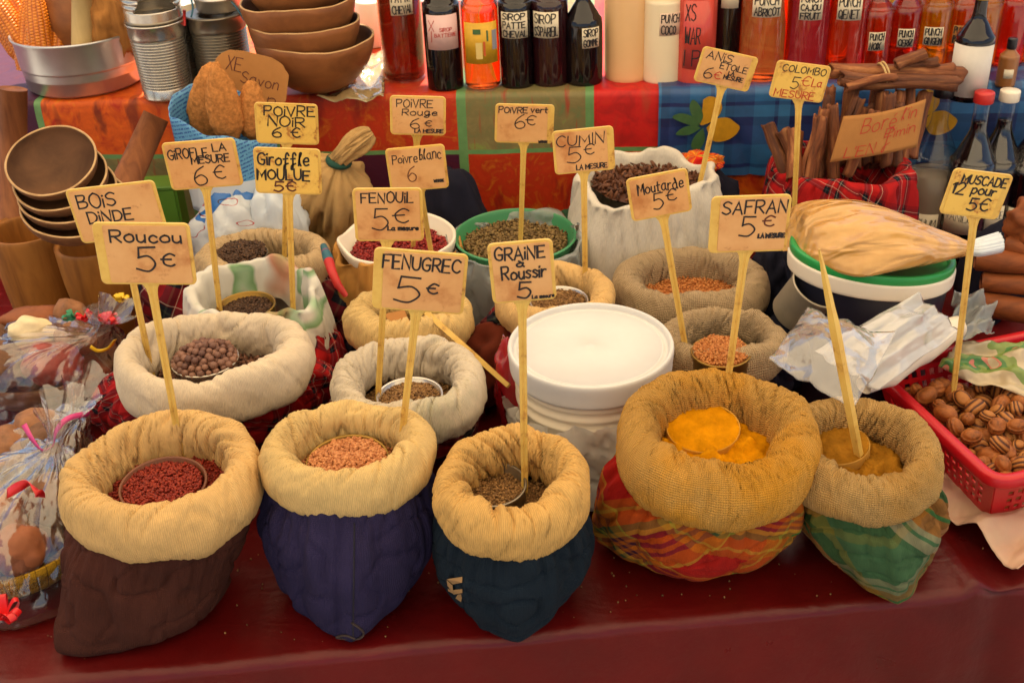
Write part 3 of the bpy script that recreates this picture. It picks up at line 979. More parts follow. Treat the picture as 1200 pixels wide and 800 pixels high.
def tin(name, px, py, z, r, h, mat, label, cat='tin', tilt=(0, 0), wallt=.0012, ribs=0, fill=None, lip=True, inside=None):
    """Open tin or cup; (px, py) is the centre of its mouth at the level z."""
    c = at(px, py, z=z)
    t = thing(name, label, cat, c, (tilt[0], tilt[1], 0), 'measuring cups in the sacks')
    p = [(0, -h), (r * .97, -h), (r, -h + .003)]
    if ribs:
        for q in range(ribs * 4 + 1):
            p.append((r + .0009 * math.sin(q * PI / 2), -h + .012 + (h - .024) * q / (ribs * 4)))
    p += [(r, -.004)] + ([(r + .0018, -.003), (r + .0018, -.0005), (r + .0005, 0)] if lip else [(r, 0)]) + [(r - wallt, -.001), (r - wallt, -h + .003), (0, -h + .002)]
    V, F, U = lathe(p, 56)
    mesh_obj('cup_wall', V, F, mat, t, True, U)
    return t, c

heap('F1', 'annatto_seeds', S_RED, 1700, (.0042, .0032, .003), 'dark red annatto seeds filling the brown front sack', -.014, 3)
tin('measuring_cup', 191, 566, .948, .046, .05, plain('brown_cup', srgb(112, 62, 36), .45, .15), 'round brown cup pushed into the red annatto seeds', 'cup', (.05, .03))
scatter('annatto_seeds', at(190, 569, z=.942), .043, 1500, (.0038, .003, .0028), S_RED, .004, seed=4, label='red annatto seeds inside the round brown cup', cat='spice')
heap('F2', 'fenugreek_seeds', S_FEN, 1500, (.0045, .0032, .0028), 'tan fenugreek seeds lying loose in the navy sack around the tin', -.016, 5)
tin('measuring_tin', 407, 540, .955, .045, .05, M_BRASS, 'gold tin heaped with tan fenugreek seeds in the navy sack', 'tin', (.08, 0))
scatter('fenugreek_seeds', at(407, 541, z=.953), .0435, 1900, (.0046, .0034, .003), S_FEN, .007, seed=6, label='tan fenugreek seeds heaped in the gold tin', cat='spice')
heap('F3', 'mixed_seeds', S_BRN, 1200, (.004, .002, .002), 'brown seed mix loose in the small dark blue sack', -.03, 7)
tin('measuring_tin', 577, 566, .94, .036, .05, M_TIND, 'dark tin half full of brown seeds in the amber rimmed sack', 'tin', (.05, 0))
scatter('mixed_seeds', at(577, 572, z=.926), .0345, 800, (.0042, .0022, .002), S_BRN, .003, seed=8, label='brown seed mix inside the dark tin', cat='spice')
s = SACKS['F4']
powder('turmeric_powder', s['c'] + Vector((0, 0, -.008)), s['R'] - s['a'] * .2, M_TURM, 'loose orange turmeric powder filling the madras sack', 'spice', .011, 2)
c = in_sack('F4', 824, 500, .004)
t = thing('measuring_tin', 'tin levelled off with orange turmeric powder in the largest sack', 'tin', c, (.12, -.05, 0), 'measuring cups in the sacks')
V, F, U = lathe([(0, -.04), (.041, -.04), (.0415, -.001), (.041, .0005), (.0400, -.001)], 56)
mesh_obj('cup_wall', V, F, plain('tin_dusted_turmeric', srgb(196, 140, 40), .75, .2, 40), t, True, U)
V, F = [], []
for i in range(64):
    for j in range(16):
        q = j / 15 * .0402
        x, y = q * math.cos(2 * PI * i / 64), q * math.sin(2 * PI * i / 64)
        V.append((x, y, -.0012 + .0026 * (1 - (j / 15) ** 2) + .0026 * nz(x * 70, y * 70) + .0012 * nz(x * 200, y * 200)))
o = mesh_obj('turmeric_powder', V, [tuple(reversed(f)) for f in grid_faces(64, 16, True)], M_TURM, None, True)
o.matrix_world = Matrix.Translation(c) @ Euler((.12, -.05, 0)).to_matrix().to_4x4()
tag(o, 'smooth turmeric powder levelled off in the tin', 'spice', None, 'stuff')
s = SACKS['F5']
powder('colombo_powder', s['c'] + Vector((0, 0, -.010)), s['R'] - s['a'] * .2, M_COLP, 'loose brown yellow curry powder in the green madras sack', 'spice', .012, 5)
c = in_sack('F5', 980, 520, .002)
t = thing('measuring_tin', 'tin filled with brown yellow curry powder in the green madras sack', 'tin', c, (.02, -.12, 0), 'measuring cups in the sacks')
V, F, U = lathe([(0, -.04), (.036, -.04), (.0365, -.001), (.036, .0005), (.0350, -.001)], 56)
mesh_obj('cup_wall', V, F, plain('tin_dusted_curry', srgb(178, 130, 50), .75, .2, 40), t, True, U)
o = powder('colombo_powder', c + Vector((0, 0, -.001)), .0352, M_COLP, 'heaped curry powder filling the tin', 'spice', .003, 9, dome=.003)
o.rotation_euler = (.02, -.12, 0)

heap('M1', 'allspice_berries', S_ALL, 900, (.0062, .006, .006), 'brown allspice berries lying deep in the cream linen sack', -.03, 11)
tin('measuring_tin', 240, 420, .945, .042, .05, M_TIN, 'shiny tin heaped with round brown allspice berries', 'tin')
# the berries in that tin can be counted
c = at(240, 420, z=.945)
V, F, U = ball(.0047, .0047, .0046, 12, 9, .12, 2, 3)
M_BERRY = Mat('allspice_skin')
oi = M_BERRY.n('ObjectInfo')
M_BERRY.col(M_BERRY.ramp(oi.outputs['Random'], [(0, srgb(92, 58, 48)), (1, srgb(142, 100, 80))]))
M_BERRY.bump(M_BERRY.noise(M_BERRY.coord('Object'), 500, 2), .4, .001)
M_BERRY.set(Roughness=.6)
b0 = None
pts = []
for L_, (zr_, rr_) in enumerate(((.000, .039), (.006, .034), (.012, .026), (.017, .014), (.021, .001))):
    nn = max(1, int(2 * PI * rr_ / .0095))
    for ring in range(3 if L_ < 2 else 2):
        r2 = rr_ - ring * .009
        if r2 < 0: continue
        n2 = max(1, int(2 * PI * r2 / .0097))
        for q in range(n2):
            a = 2 * PI * q / n2 + L_ * .7 + ring
            pts.append((r2 * math.cos(a) + rng.uniform(-.001, .001), r2 * math.sin(a) + rng.uniform(-.001, .001), zr_ + rng.uniform(-.0015, .0015)))
for p in pts:
    if b0 is None:
        b0 = mesh_obj('allspice_berry', V, F, M_BERRY, None, True)
        tag(b0, 'round brown allspice berry heaped with others in the shiny tin', 'berry', 'allspice berries in the tin')
        b = b0
    else:
        b = b0.copy(); C.objects.link(b)
    b.location = c + Vector(p)
    b.rotation_euler = (rng.random() * 6, rng.random() * 6, rng.random() * 6)
    kk = rng.uniform(.85, 1.2)
    b.scale = (kk, kk, kk)
heap('M2', 'fennel_seeds', S_BRN, 1200, (.005, .002, .002), 'brown fennel seeds in the greyish white sack', -.03, 12)
tin('measuring_tin', 480, 462, .93, .040, .04, M_TIN, 'bright tin of fennel seeds in the greyish white sack', 'tin')
scatter('fennel_seeds', at(480, 466, z=.921), .0385, 1100, (.005, .0022, .002), S_BRN, .003, seed=13, label='brown fennel seeds inside the bright tin', cat='spice')
tin('clove_cup', 281, 298, .925, .042, .05, M_TIND, 'dark tin heaped with cloves in the beige gathered sack', 'tin')
scatter('whole_cloves', at(281, 296, z=.926), .041, 900, (.008, .003, .003), S_DARK, .008, seed=14, label='dark cloves heaped in the tin in the beige sack', cat='spice')
heap('M4', 'whole_cloves', S_DARK, 700, (.008, .003, .003), 'dark cloves lying in the beige gathered sack', -.03, 15)
heap('M5', 'pepper_seeds', S_BRN, 1100, (.0042, .003, .003), 'brown seeds in the golden sack behind the FENUGREC sign', -.02, 16)
heap('M6', 'cumin_seeds', S_BRN, 1200, (.006, .0018, .0018), 'brown cumin seeds in the golden sack behind the bucket', -.02, 17)
tin('measuring_tin', 655, 351, .935, .04, .045, M_TIN, 'thin walled tin of cumin seeds sunk in the golden sack behind the bucket', 'tin')
scatter('cumin_seeds', at(655, 352, z=.929), .0385, 800, (.006, .0018, .0018), S_BRN, .003, seed=18, label='cumin seeds inside the tin behind the bucket', cat='spice')
heap('M10', 'mustard_seeds', S_ORG, 1600, (.003, .003, .003), 'orange brown mustard seeds in the wide grey ribbed sack', -.012, 19, .01)
heap('M11', 'orange_seeds', S_DARK, 900, (.003, .003, .003), 'dark seeds around the tin in the smaller grey ribbed sack', -.03, 20)
tin('measuring_tin', 845, 411, .94, .037, .05, M_BRASS, 'tin brimming with orange seed in the grey ribbed sack', 'tin')
scatter('orange_seeds', at(845, 411, z=.938), .036, 1500, (.0034, .003, .003), S_ORG, .005, seed=21, label='small orange seeds brimming in the tin', cat='spice')

# ---------------------------------------------------------------- loose cloth and plastic bags
def open_bag(name, label, mouth, z_m, r_m, mat, base_r, base_c=None, wave=.014, seed=1.0, fold=.08, fall=.03, parts='bag_wall', nu=160, waves=3.0, oval=1.0, lip=.008, cat='bag', dz0=.0, deep=.06, tiltx=0.0, group=None, mat_in=None):
    """Soft open bag: outer wall up to an uneven mouth, turned over and down inside."""
    c = at(*mouth, z=z_m)
    b = base_c or (c.x, c.y)
    t = thing(name, label, cat, (b[0], b[1], T0), group=group)
    H_ = z_m - T0
    V, U = [], []
    prof = [(0.0, base_r * .9, 0)] + [(q / 20, None, 0) for q in range(1, 21)]
    nvv = 34
    for i in range(nu):
        f = 2 * PI * i / nu
        cf, sf = math.cos(f), math.sin(f)
        mz = wave * (nz(cf * waves * .5, sf * waves * .5, seed) * 2.0 + .5 * nz(cf * waves * 1.6, sf * waves * 1.6, seed + 9)) + tiltx * sf * r_m
        mr = r_m * (1 + .14 * nz(cf * 1.2, sf * 1.2, seed + 3) + .06 * nz(cf * 4, sf * 4, seed))
        for j in range(nvv):
            if j < 22:
                q = j / 21
                z = (H_ + mz) * q
                r = base_r + (mr - base_r) * q + .02 * math.sin(PI * q)
                if q < .1: r -= .012 * (1 - q / .1) ** 2
                k_ = fold * r_m * (.3 + q) * (nz(cf * 3 + q * .8, sf * 3, seed + q * 1.5) - .55 * math.exp(-(nz(cf * 4.2 + q, sf * 4.2, seed * 2 + q * 2) / .08) ** 2))
                r += k_
            elif j < 26:
                q = (j - 21) / 5
                z = (H_ + mz) + lip * math.sin(PI * q) * .8
                r = mr - lip * (1 - math.cos(PI * q)) + fold * r_m * 1.3 * (nz(cf * 3 + .8, sf * 3, seed + 1.5))* (1 - q)
            else:
                q = (j - 25) / 8
                z = (H_ + mz) - deep * q
                r = (mr - 2 * lip) * (1 - .12 * q) + .4 * fold * r_m * nz(cf * 5 + q, sf * 5, seed + 7 + q * 2)
            x = (c.x - b[0]) * min(1, z / H_) + r * cf
            y = (c.y - b[1]) * min(1, z / H_) + r * sf * oval
            V.append((x, y, z + dz0))
            U.append((f * r_m, j * .008))
    F = grid_faces(nu, nvv, True)
    F.append(tuple(i * nvv for i in reversed(range(nu))))
    mesh_obj(parts, V, F, mat, t, True, U)
    return t, c

# white cotton bag of star anise
open_bag('cotton_bag', 'large white cotton bag of star anise standing open against the shelf', (757, 208), 1.0, .108, M_CREAM, .1, wave=.012, seed=4.4, fold=.09, deep=.05, cat='bag')
c = at(757, 212, z=.985)
scatter('star_anise', c, .085, 420, (.016, .006, .005), S_ANI, .006, seed=30, lay=False, label='dark star anise pods in the white cotton bag', cat='spice')
# printed flour bag with a brass bowl of ground cloves
M_PRINT = Mat('printed_bag')
ob = M_PRINT.coord('Object')
k1 = M_PRINT.ramp(M_PRINT.noise(ob, 13, 1.5, .4), [(.0, srgb(206, 200, 186)), (.52, srgb(206, 200, 186)), (.55, srgb(112, 150, 100)), (.60, srgb(150, 176, 140)), (.64, srgb(206, 200, 186))])
k2 = M_PRINT.ramp(M_PRINT.noise(M_PRINT.coord('Object', 1, (1, 2, 3)), 9, 1.5, .4), [(.0, (1, 1, 1, 1)), (.5, (1, 1, 1, 1)), (.57, srgb(228, 160, 130)), (.66, srgb(190, 180, 130))])
M_PRINT.col(M_PRINT.mix(1, k1, k2, 'MULTIPLY'))
M_PRINT.bump(M_PRINT.noise(ob, 40, 4), .3, .004)
M_PRINT.set(Roughness=.5)
open_bag('printed_bag', 'white plastic flour bag with faded green and pink print, holding a brass bowl', (303, 345), .952, .096, M_PRINT.m, .085, wave=.012, seed=2.7, fold=.1, deep=.06, waves=3.5, oval=.76, tiltx=.2)
tin('brass_bowl', 288, 357, .94, .04, .045, M_BRASS, 'brass coloured bowl of ground cloves inside the printed white bag', 'bowl')
scatter('ground_cloves', at(288, 360, z=.93), .038, 1000, (.0045, .002, .002), S_DARK, .002, seed=31, label='dark broken cloves in the brass bowl', cat='spice')
# brown paper bag lined white, red peppercorns
t, c = open_bag('paper_bag', 'brown paper bag lined with white, full of red peppercorns', (466, 287), .925, .098, M_KRAFTL, .075, wave=.008, seed=6.1, fold=.07, deep=.02, lip=.003)
V, F, U = lathe(smooth_prof([(.060, -.04), (.086, -.012), (.094, .012), (.090, .016), (.084, .006), (.06, -.03)], 5), 64)
V = [(x * (1 + .09 * nz(x * 16, y * 16, 3)), y * (1 + .09 * nz(x * 16, y * 16, 5)), z + .014 * nz(x * 14, y * 14, 1)) for x, y, z in V]
o = mesh_obj('white_lining', V, F, M_WHITEP, t, True, U); o.location = c - Vector(t.location)
scatter('red_peppercorns', at(468, 291, z=.921), .076, 1500, (.0052, .005, .0048), S_PINK, .004, seed=32, label='dark red peppercorns in the white lined paper bag', cat='spice')
# green bowl in a clear bag
M_BAGW = film('clear_bag_grey', (.9, .92, .92, 1), .55, .3, .5, 25, (.55, .58, .56, 1), .2)
M_GBOWL = plain('green_plastic', srgb(64, 140, 92), .4, .08, 6)
t = thing('green_bowl', 'green plastic bowl of olive green peppercorns', 'bowl', at(604, 277, z=.925))
V, F, U = lathe(smooth_prof([(.0, -.06), (.055, -.06), (.082, -.03), (.0945, 0), (.0975, .002), (.0965, .0045), (.0925, .002), (.081, -.026), (.05, -.05), (0, -.05)], 6), 72)
mesh_obj('bowl_shell', V, F, M_GBOWL, t, True, U)
scatter('green_peppercorns', at(604, 280, z=.909), .084, 1900, (.005, .0046, .0044), S_GRN, .004, seed=33, label='olive brown peppercorns filling the green bowl', cat='spice')
open_bag('plastic_bag', 'crumpled grey see-through bag around the green bowl', (604, 280), .925, .108, M_BAGW, .085, wave=.012, seed=3.9, fold=.14, deep=.03, lip=.003)
# tied tan cloth bag
c = at(398, 235, z=.93)
t = thing('tied_bag', 'tan cloth bag tied at the neck with a green cord, slumped by the shelf', 'bag', (c.x, c.y, T0))
ctr = [(at(372, 300, z=.78), .062), (at(385, 270, z=.85), .068), (at(392, 235, z=.93), .06), (at(396, 205, z=.985), .04), (at(397, 190, z=1.01), .019), (at(403, 182, z=1.025), .016), (at(416, 170, z=1.04), .022), (at(428, 161, z=1.05), .02), (at(436, 156, z=1.055), .012)]
ctr = [(p.x - (.006 if r > .03 else 0), p.y, p.z, r * (1.42 if r > .03 else 1)) for p, r in ctr]
ctr = smooth_prof(ctr, 7)
V, F, U = tube([p[:3] for p in ctr], [p[3] for p in ctr], 72)
nv_ = 72
VV = []
for i, v in enumerate(V):
    m_, k_ = divmod(i, nv_)
    a = 2 * PI * k_ / nv_
    cc = Vector(ctr[m_][:3]); d = Vector(v) - cc
    VV.append(cc + d * (1 + .34 * nz(math.cos(a) * 2.2, math.sin(a) * 2.2, m_ * .035) - .30 * math.exp(-(nz(math.cos(a) * 2.8, math.sin(a) * 2.8, 4 + m_ * .04) / .08) ** 2) - .16 * math.exp(-(nz(math.cos(a) * 5, math.sin(a) * 5, 9 + m_ * .05) / .08) ** 2)))
o = mesh_obj('bag_wall', VV, F, M_TANBAG, t, True, U); o.location = -t.location
p = at(397, 189, z=1.012)
V, F, U = lathe([(.017 + .005 * math.cos(q), .006 * math.sin(q)) for q in [2 * PI * i / 10 for i in range(11)]], 24)
o = mesh_obj('green_cord', V, F, plain('green_cord', srgb(20, 70, 58), .8), t, True)
o.location = p - t.location; o.rotation_euler = (.1, .25, 0)
# dark blue tied sack behind
t = thing('dark_sack', 'round dark blue cloth sack closed behind the green bowl', 'sack', at(528, 262, z=T0))
V, F, U = ball(.062, .055, .11, 48, 30, .18, 2.2, 5.5)
o = mesh_obj('sack_body', V, F, M_DARK, t, True, U); c = at(528, 262, z=.88) ; o.location = Vector((c.x, c.y, .87)) - t.location
t.location = (c.x, c.y, T0); o.location = (0, 0, .11)
# dark green cloth
V, F, U = ball(.07, .045, .06, 40, 24, .35, 3, 2.2)
o = mesh_obj('folded_cloth', V, F, plain('cloth_dark_green', srgb(24, 62, 36), .9, .2), None, True, U)
c = at(662, 262, z=.86); o.location = (c.x, c.y, .82)
tag(o, 'dark green cloth bunched between the bowl and the white cotton bag', 'cloth')
# crumpled madras cloth by the white bag
V, F, U = ball(.045, .03, .018, 48, 20, .4, 3.4, 6.2)
o = mesh_obj('crumpled_cloth', V, F, plaid('madras_scrap', mad, mad, .06, .4), None, True, U)
c = at(815, 192, z=.985); o.location = c
tag(o, 'crumpled yellow and red checked cloth behind the ANIS ETOILE stick', 'cloth')
V, F, U = ball(.075, .05, .11, 40, 24, .25, 3, 9.2)
o = mesh_obj('dark_cloth_bundle', V, F, M_DARK, None, True, U)
o.location = Vector((c.x + .01, c.y, .87))
tag(o, 'dark cloth bundle under the crumpled checked cloth', 'cloth')
# small fillers between the sacks
def bundle(label, px, py, z, sx, sy, sz, mat, seed, name='folded_cloth', amp=.3):
    V, F, U = ball(sx, sy, sz, 56, 30, amp, 2.6, seed)
    o = mesh_obj(name, V, F, mat, None, True, U)
    c = at(px, py, z=z); o.location = c
    tag(o, label, 'cloth')
    return o
bundle('red brown cloth bunched between the greyish sack and the amber rimmed sack', 578, 425, .84, .065, .05, .06, fabric('cloth_rust', srgb(104, 44, 28), .0016), 1.4)
bundle('dark red tartan cloth in the gap left of the printed bag', 205, 350, .85, .05, .05, .07, M_TART2, 3.3)
bundle('red tartan cloth tucked right of the cream sack', 378, 430, .84, .035, .05, .06, M_TART, 5.3)
bundle('dark tartan cloth between the beige sack and the paper bag', 398, 352, .84, .035, .05, .07, M_TART2, 7.1)
bundle('black cloth in the gap below the SAFRAN sign', 905, 335, .86, .03, .06, .08, M_DARK, 8.1)
# braided cord
V, F, U = tube([at(379, 288, z=.95), at(384, 302, z=.945), at(389, 318, z=.94), at(396, 334, z=.93), at(405, 346, z=.91)], [.005, .008, .007, .006, .004], 12)
Mb = Mat('braided_cord')
Mb.col(Mb.ramp(Mb.math('FRACT', Mb.math('MULTIPLY', Mb.n('SeparateXYZ').outputs[0], 1)), [(0, srgb(30, 90, 100)), (1, srgb(30, 90, 100))]))
sx_ = Mb.n('SeparateXYZ'); Mb.l(Mb.coord('UV'), sx_.inputs[0])
Mb.col(Mb.ramp(sx_.outputs[1], [(0, srgb(38, 96, 110)), (.012, srgb(120, 70, 100)), (.018, srgb(38, 96, 110)), (.04, srgb(190, 34, 30)), (.9, srgb(190, 34, 30))], 'CONSTANT'))
o = mesh_obj('twisted_cord', V, F, Mb.m, None, True, U)
tag(o, 'teal and red twisted cord hanging beside the brown paper bag', 'cord')

# ---------------------------------------------------------------- the white bucket
c = at(692, 401, z=.965)
rB = 98 / ppm(c)
t = thing('white_bucket', 'white plastic bucket with a flat closed lid among the sacks', 'bucket', (c.x, c.y, T0))
HB = c.z - T0
V, F, U = lathe([(0, .002), (rB * .80, .002), (rB * .82, .006), (rB * .9, HB - .085)] + [q for w_ in (.074, .058, .044) for q in ((rB * .905, HB - w_ - .002), (rB * .922, HB - w_), (rB * .924, HB - w_ + .004), (rB * .91, HB - w_ + .006))] + [(rB * .92, HB - .02)], 96)
mesh_obj('bucket_body', V, F, M_WHITEP, t, True, U)
V, F, U = lathe(smooth_prof([(rB * .93, HB - .032), (rB * .975, HB - .033), (rB * .985, HB - .02), (rB * .995, HB - .006), (rB * .985, HB - .001), (rB * .96, HB), (rB * .94, HB - .002), (rB * .925, HB - .007)], 4) + [(rB * .88, HB - .0075), (rB * .87, HB - .0055), (rB * .85, HB - .0055), (rB * .84, HB - .0075), (rB * .3, HB - .007), (.008, HB - .006), (.006, HB - .0045), (.002, HB - .0045), (0, HB - .0045)], 96)
mesh_obj('lid', V, F, M_LIDTOP, t, True, U)
M_WRAP = film('white_carrier_bag', (1, 1, 1, 1), .9, .22, .5, 16, (.85, .83, .78, 1), .3)
V, U = [], []
for i in range(140):
    f = 2 * PI * i / 140
    for j in range(30):
        q = j / 29
        zt = HB * (.56 + .14 * math.sin(f * 1 + 3.4) + .06 * nz(math.cos(f) * 3, math.sin(f) * 3, 2))
        r = rB * (.88 + .1 * q) + .009 + .02 * (nz(math.cos(f) * 3.2 + q, math.sin(f) * 3.2, 1 + q * 3) ) - .006 * math.exp(-(nz(math.cos(f) * 4 + q * 2, math.sin(f) * 4, q * 4) / .06) ** 2)
        if q < .08: r -= .02 * (1 - q / .08)
        V.append((max(r, rB * .835) * math.cos(f), max(r, rB * .835) * math.sin(f), .004 + zt * q)); U.append((f, q))
o = mesh_obj('carrier_bag', V, grid_faces(140, 30, True), M_WRAP, None, True, U); o.location = t.location
tag(o, 'thin white carrier bag pulled up around the lower half of the bucket', 'bag')
M_PINKP = film('pink_plastic', (1, .5, .5, 1), .7, .3, .4, 30, (.62, .03, .05, 1), .2)
V, F, U = ball(.02, .03, .07, 40, 24, .35, 2.4, 3.1)
o = mesh_obj('red_plastic_bag', V, F, M_PINKP, None, True, U)
o.location = at(598, 455, z=.87)
tag(o, 'crumpled pink red plastic bag squeezed in left of the white bucket', 'bag')

# ---------------------------------------------------------------- signs
M_CARD = Mat('price_card')
ob = M_CARD.coord('Object')
oi = M_CARD.n('ObjectInfo')
of = M_CARD.n('VectorMath', operation='ADD')
M_CARD.l(ob, of.inputs[0]); M_CARD.l(M_CARD.math('MULTIPLY', oi.outputs['Random'], 40.0), of.inputs[1])
n1 = M_CARD.noise(of.outputs[0], 26, 5, .6)
n2 = M_CARD.noise(of.outputs[0], 60, 4, .7)
c1 = M_CARD.ramp(n1, [(.32, srgb(224, 172, 114)), (.55, srgb(216, 160, 102)), (.72, srgb(186, 120, 66))])
M_CARD.col(M_CARD.mix(M_CARD.ramp(n2, [(.62, (0, 0, 0, 1)), (.72, (.5, .5, .5, 1))]), c1, srgb(160, 96, 48)))
M_CARD.bump(n1, .1, .002)
M_CARD.set(Roughness=.42)
M_CARD = M_CARD.m
M_CARDY = Mat('price_card_worn_yellow')
ob = M_CARDY.coord('Object')
n1 = M_CARDY.noise(ob, 30, 5, .7)
M_CARDY.col(M_CARDY.ramp(n1, [(.5, srgb(232, 190, 92)), (.58, srgb(222, 176, 84)), (.62, srgb(180, 120, 56))]))
M_CARDY.set(Roughness=.42)
M_CARDY = M_CARDY.m

def rrect(w, h, r, n=5):
    P_ = []
    for cx, cy, a0 in ((w / 2 - r, h / 2 - r, 0), (-w / 2 + r, h / 2 - r, 90), (-w / 2 + r, -h / 2 + r, 180), (w / 2 - r, -h / 2 + r, 270)):
        for q in range(n + 1):
            a = rad(a0 + 90 * q / n)
            P_.append((cx + r * math.cos(a), cy + r * math.sin(a)))
    return P_

def slab(P_, z0, z1, bev=.0006):
    n = len(P_)
    cx, cy = sum(p[0] for p in P_) / n, sum(p[1] for p in P_) / n
    def sh_(p):
        d = Vector((p[0] - cx, p[1] - cy)); L_ = d.length
        return (cx + d.x * (1 - bev / L_), cy + d.y * (1 - bev / L_))
    V = [(*sh_(p), z1) for p in P_] + [(*p, z1 - bev) for p in P_] + [(*p, z0) for p in P_]
    F = [tuple(range(n)), tuple(reversed(range(2 * n, 3 * n)))]
    for a in (0, n):
        for i in range(n):
            j = (i + 1) % n
            F.append((a + i, a + n + i, a + n + j, a + j))
    return V, F

def sign(label, corners, foot, fz, items, strip='none', card=M_CARD, inks=None, lean=.0, seed=1, ydel=0.0, pen=.0021):
    """Price plaque: its four corners in the photograph give its size, its stake runs to the foot in the sack."""
    ft = at(*foot, z=fz)
    Y = ft.y + ydel
    cs = [at(*p, y=Y) for p in corners]
    ctr = sum(cs, Vector()) / 4
    rt = ((cs[1] - cs[0]) + (cs[2] - cs[3])) / 2
    up = ((cs[0] - cs[3]) + (cs[1] - cs[2])) / 2
    W_, H_ = rt.length, up.length
    ex = rt.normalized()
    ey = (up - ex * up.dot(ex)).normalized()
    ez = ex.cross(ey)
    Mx = Matrix((ex, ey, ez)).transposed().to_4x4()
    Mx.translation = ctr
    t = thing('price_sign', label, 'sign', (0, 0, 0), group='handwritten price signs')
    t.matrix_world = Mx
    V, F = slab(rrect(W_, H_, .006), -.0025, 0)
    mesh_obj('plaque', V, F, M_YEL, t, False)
    cx0, cx1 = -W_ / 2 + .0035, W_ / 2 - .0035
    if strip == 'l': cx0 += W_ * .07
    if strip == 'r': cx1 -= W_ * .07
    P_ = [(x + (cx0 + cx1) / 2, y) for x, y in rrect(cx1 - cx0, H_ - .005, .0025, 2)]
    V, F = slab(P_, .0002, .0008, .0002)
    mesh_obj('paper_card', V, F, card, t, False)
    groups = {}
    for it in items:
        ink = it[6] if len(it) > 6 else 'k'
        groups.setdefault(ink, []).append(it[:6])
    for ink, its in groups.items():
        V, F = write(its, W_, H_, pen, lambda x, y, l: (x, y, .0008 + l), seed)
        mesh_obj('lettering', V, F, {'k': M_INK, 'b': M_INKB, 'r': M_INKR}[ink], t, False)
    f = Mx.inverted() @ ft
    d = Vector((f.x * .12, -H_ / 2, -.001))
    fx_ = max(-W_ * .35, min(W_ * .35, f.x * .0 + d.x))
    top_ = Vector((fx_, -H_ / 2 + .006, -.0032))
    # flared neck under the plaque, then a ribbed flat stake
    f = f + (f - top_).normalized() * .012
    axis = (f - top_)
    L_ = axis.length
    ax = axis.normalized()
    sx = ex and Vector((1, 0, 0)); sx = (sx - ax * sx.dot(ax)).normalized()
    sz_ = sx.cross(ax)
    V, F = [], []
    st = [(0, .011), (.006, .0095), (.012, .006), (.02, .0046), (.04, .0042), (L_ - .01, .0036), (L_, .002)]
    sec = [(-1, -.6), (-1, .5), (-.75, .7), (-.3, .7), (-.2, .35), (.2, .35), (.3, .7), (.75, .7), (1, .5), (1, -.6)]
    for (q, hw) in st:
        for (u, v) in sec:
            V.append(top_ + ax * q + sx * (u * hw) - sz_ * (v * .0022))
    m = len(sec)
    F = [tuple(reversed(x)) for x in grid_faces(len(st), m, False, True)]
    F.append(tuple(range(m))); F.append(tuple(reversed(range((len(st) - 1) * m, len(st) * m))))
    mesh_obj('stake', V, F, M_YEL, t, False)
    return t

def Z(k_, d=-.02): return SACKS[k_]['c'].z + d
sign('foremost left price sign reading Roucou 5 euros, in the brown sack', [(107, 262), (221, 261), (231, 335), (119, 332)], (214, 540), Z('F1'), [("Roucou", .17, .9, .3, .19), ("5", .4, .6, .76, .38), ("€", .66, .8, .7, .24)], 'l', seed=1, pen=.0022)
sign('price sign reading BOiS DiNDE, half hidden behind the Roucou sign', [(78, 222), (182, 212), (196, 274), (94, 287)], (178, 437), Z('M1'), [("BOiS", .1, .52, .36, .25), ("DiNDE", .16, .66, .64, .2), ("6", .4, .52, .98, .26), ("€", .62, .74, .95, .24)], 'none', seed=2)
sign('price sign reading GiROFLE LA MESURE 6 euros', [(192, 168), (278, 162), (282, 217), (198, 224)], (258, 366), .93, [("GiROFLE", .06, .6, .34, .2), ("LA", .68, .86, .24, .15), ("MESURE", .36, .88, .47, .16), ("6", .34, .52, .92, .42), ("€", .62, .78, .82, .3)], 'none', seed=3, pen=.0018)
sign('yellow worn price sign reading POiVRE NOiR 6 euros, above the Giroffle sign', [(299, 120), (374, 123), (372, 170), (299, 168)], (333, 312), .9, [("POiVRE", .15, .95, .3, .24), ("NOiR", .2, .78, .55, .24), ("6", .26, .4, .84, .26), ("€", .56, .7, .82, .24)], 'none', M_CARDY, seed=4, pen=.0022)
sign('yellow price sign reading Giroffle MOULUE 5 euros', [(297, 173), (376, 175), (377, 229), (299, 226)], (344, 377), .92, [("Giroffle", .06, .82, .36, .26), ("MOULUE", .04, .82, .68, .22), ("5€", .28, .6, .94, .22, 1, 'b')], 'none', M_CARDY, seed=5, pen=.0024)
sign('price sign reading POiVRE Rouge 6 euros, highest of the middle signs', [(458, 112), (524, 114), (521, 159), (456, 158)], (484, 292), .925, [("POiVRE", .12, .76, .28, .2), ("Rouge", .22, .84, .48, .16), ("6", .36, .52, .82, .26), ("€", .62, .74, .76, .16), ("LA MESURE", .44, .95, .92, .09)], 'none', seed=6, pen=.0014, ydel=-.04)
sign('price sign reading Poivre blanc 6, behind the FENOUiL sign', [(451, 175), (521, 169), (526, 220), (458, 226)], (506, 300), .925, [("Poivre", .1, .52, .34, .2), ("blanc", .56, .92, .3, .24), ("6", .32, .46, .76, .36, 1, 'b'), ("MESURE", .76, .92, .84, .06)], 'none', seed=7, pen=.0015, ydel=-.05)
sign('price sign reading POiVRE vert 6 euros, standing in the green bowl', [(580, 122), (650, 123), (648, 169), (580, 167)], (610, 284), .915, [("POiVRE", .06, .54, .22, .15), ("vert", .6, .88, .2, .15), ("6", .33, .5, .62, .34), ("€", .52, .68, .52, .26), ("MESURE", .76, .9, .97, .05)], 'r', seed=8, pen=.0016)
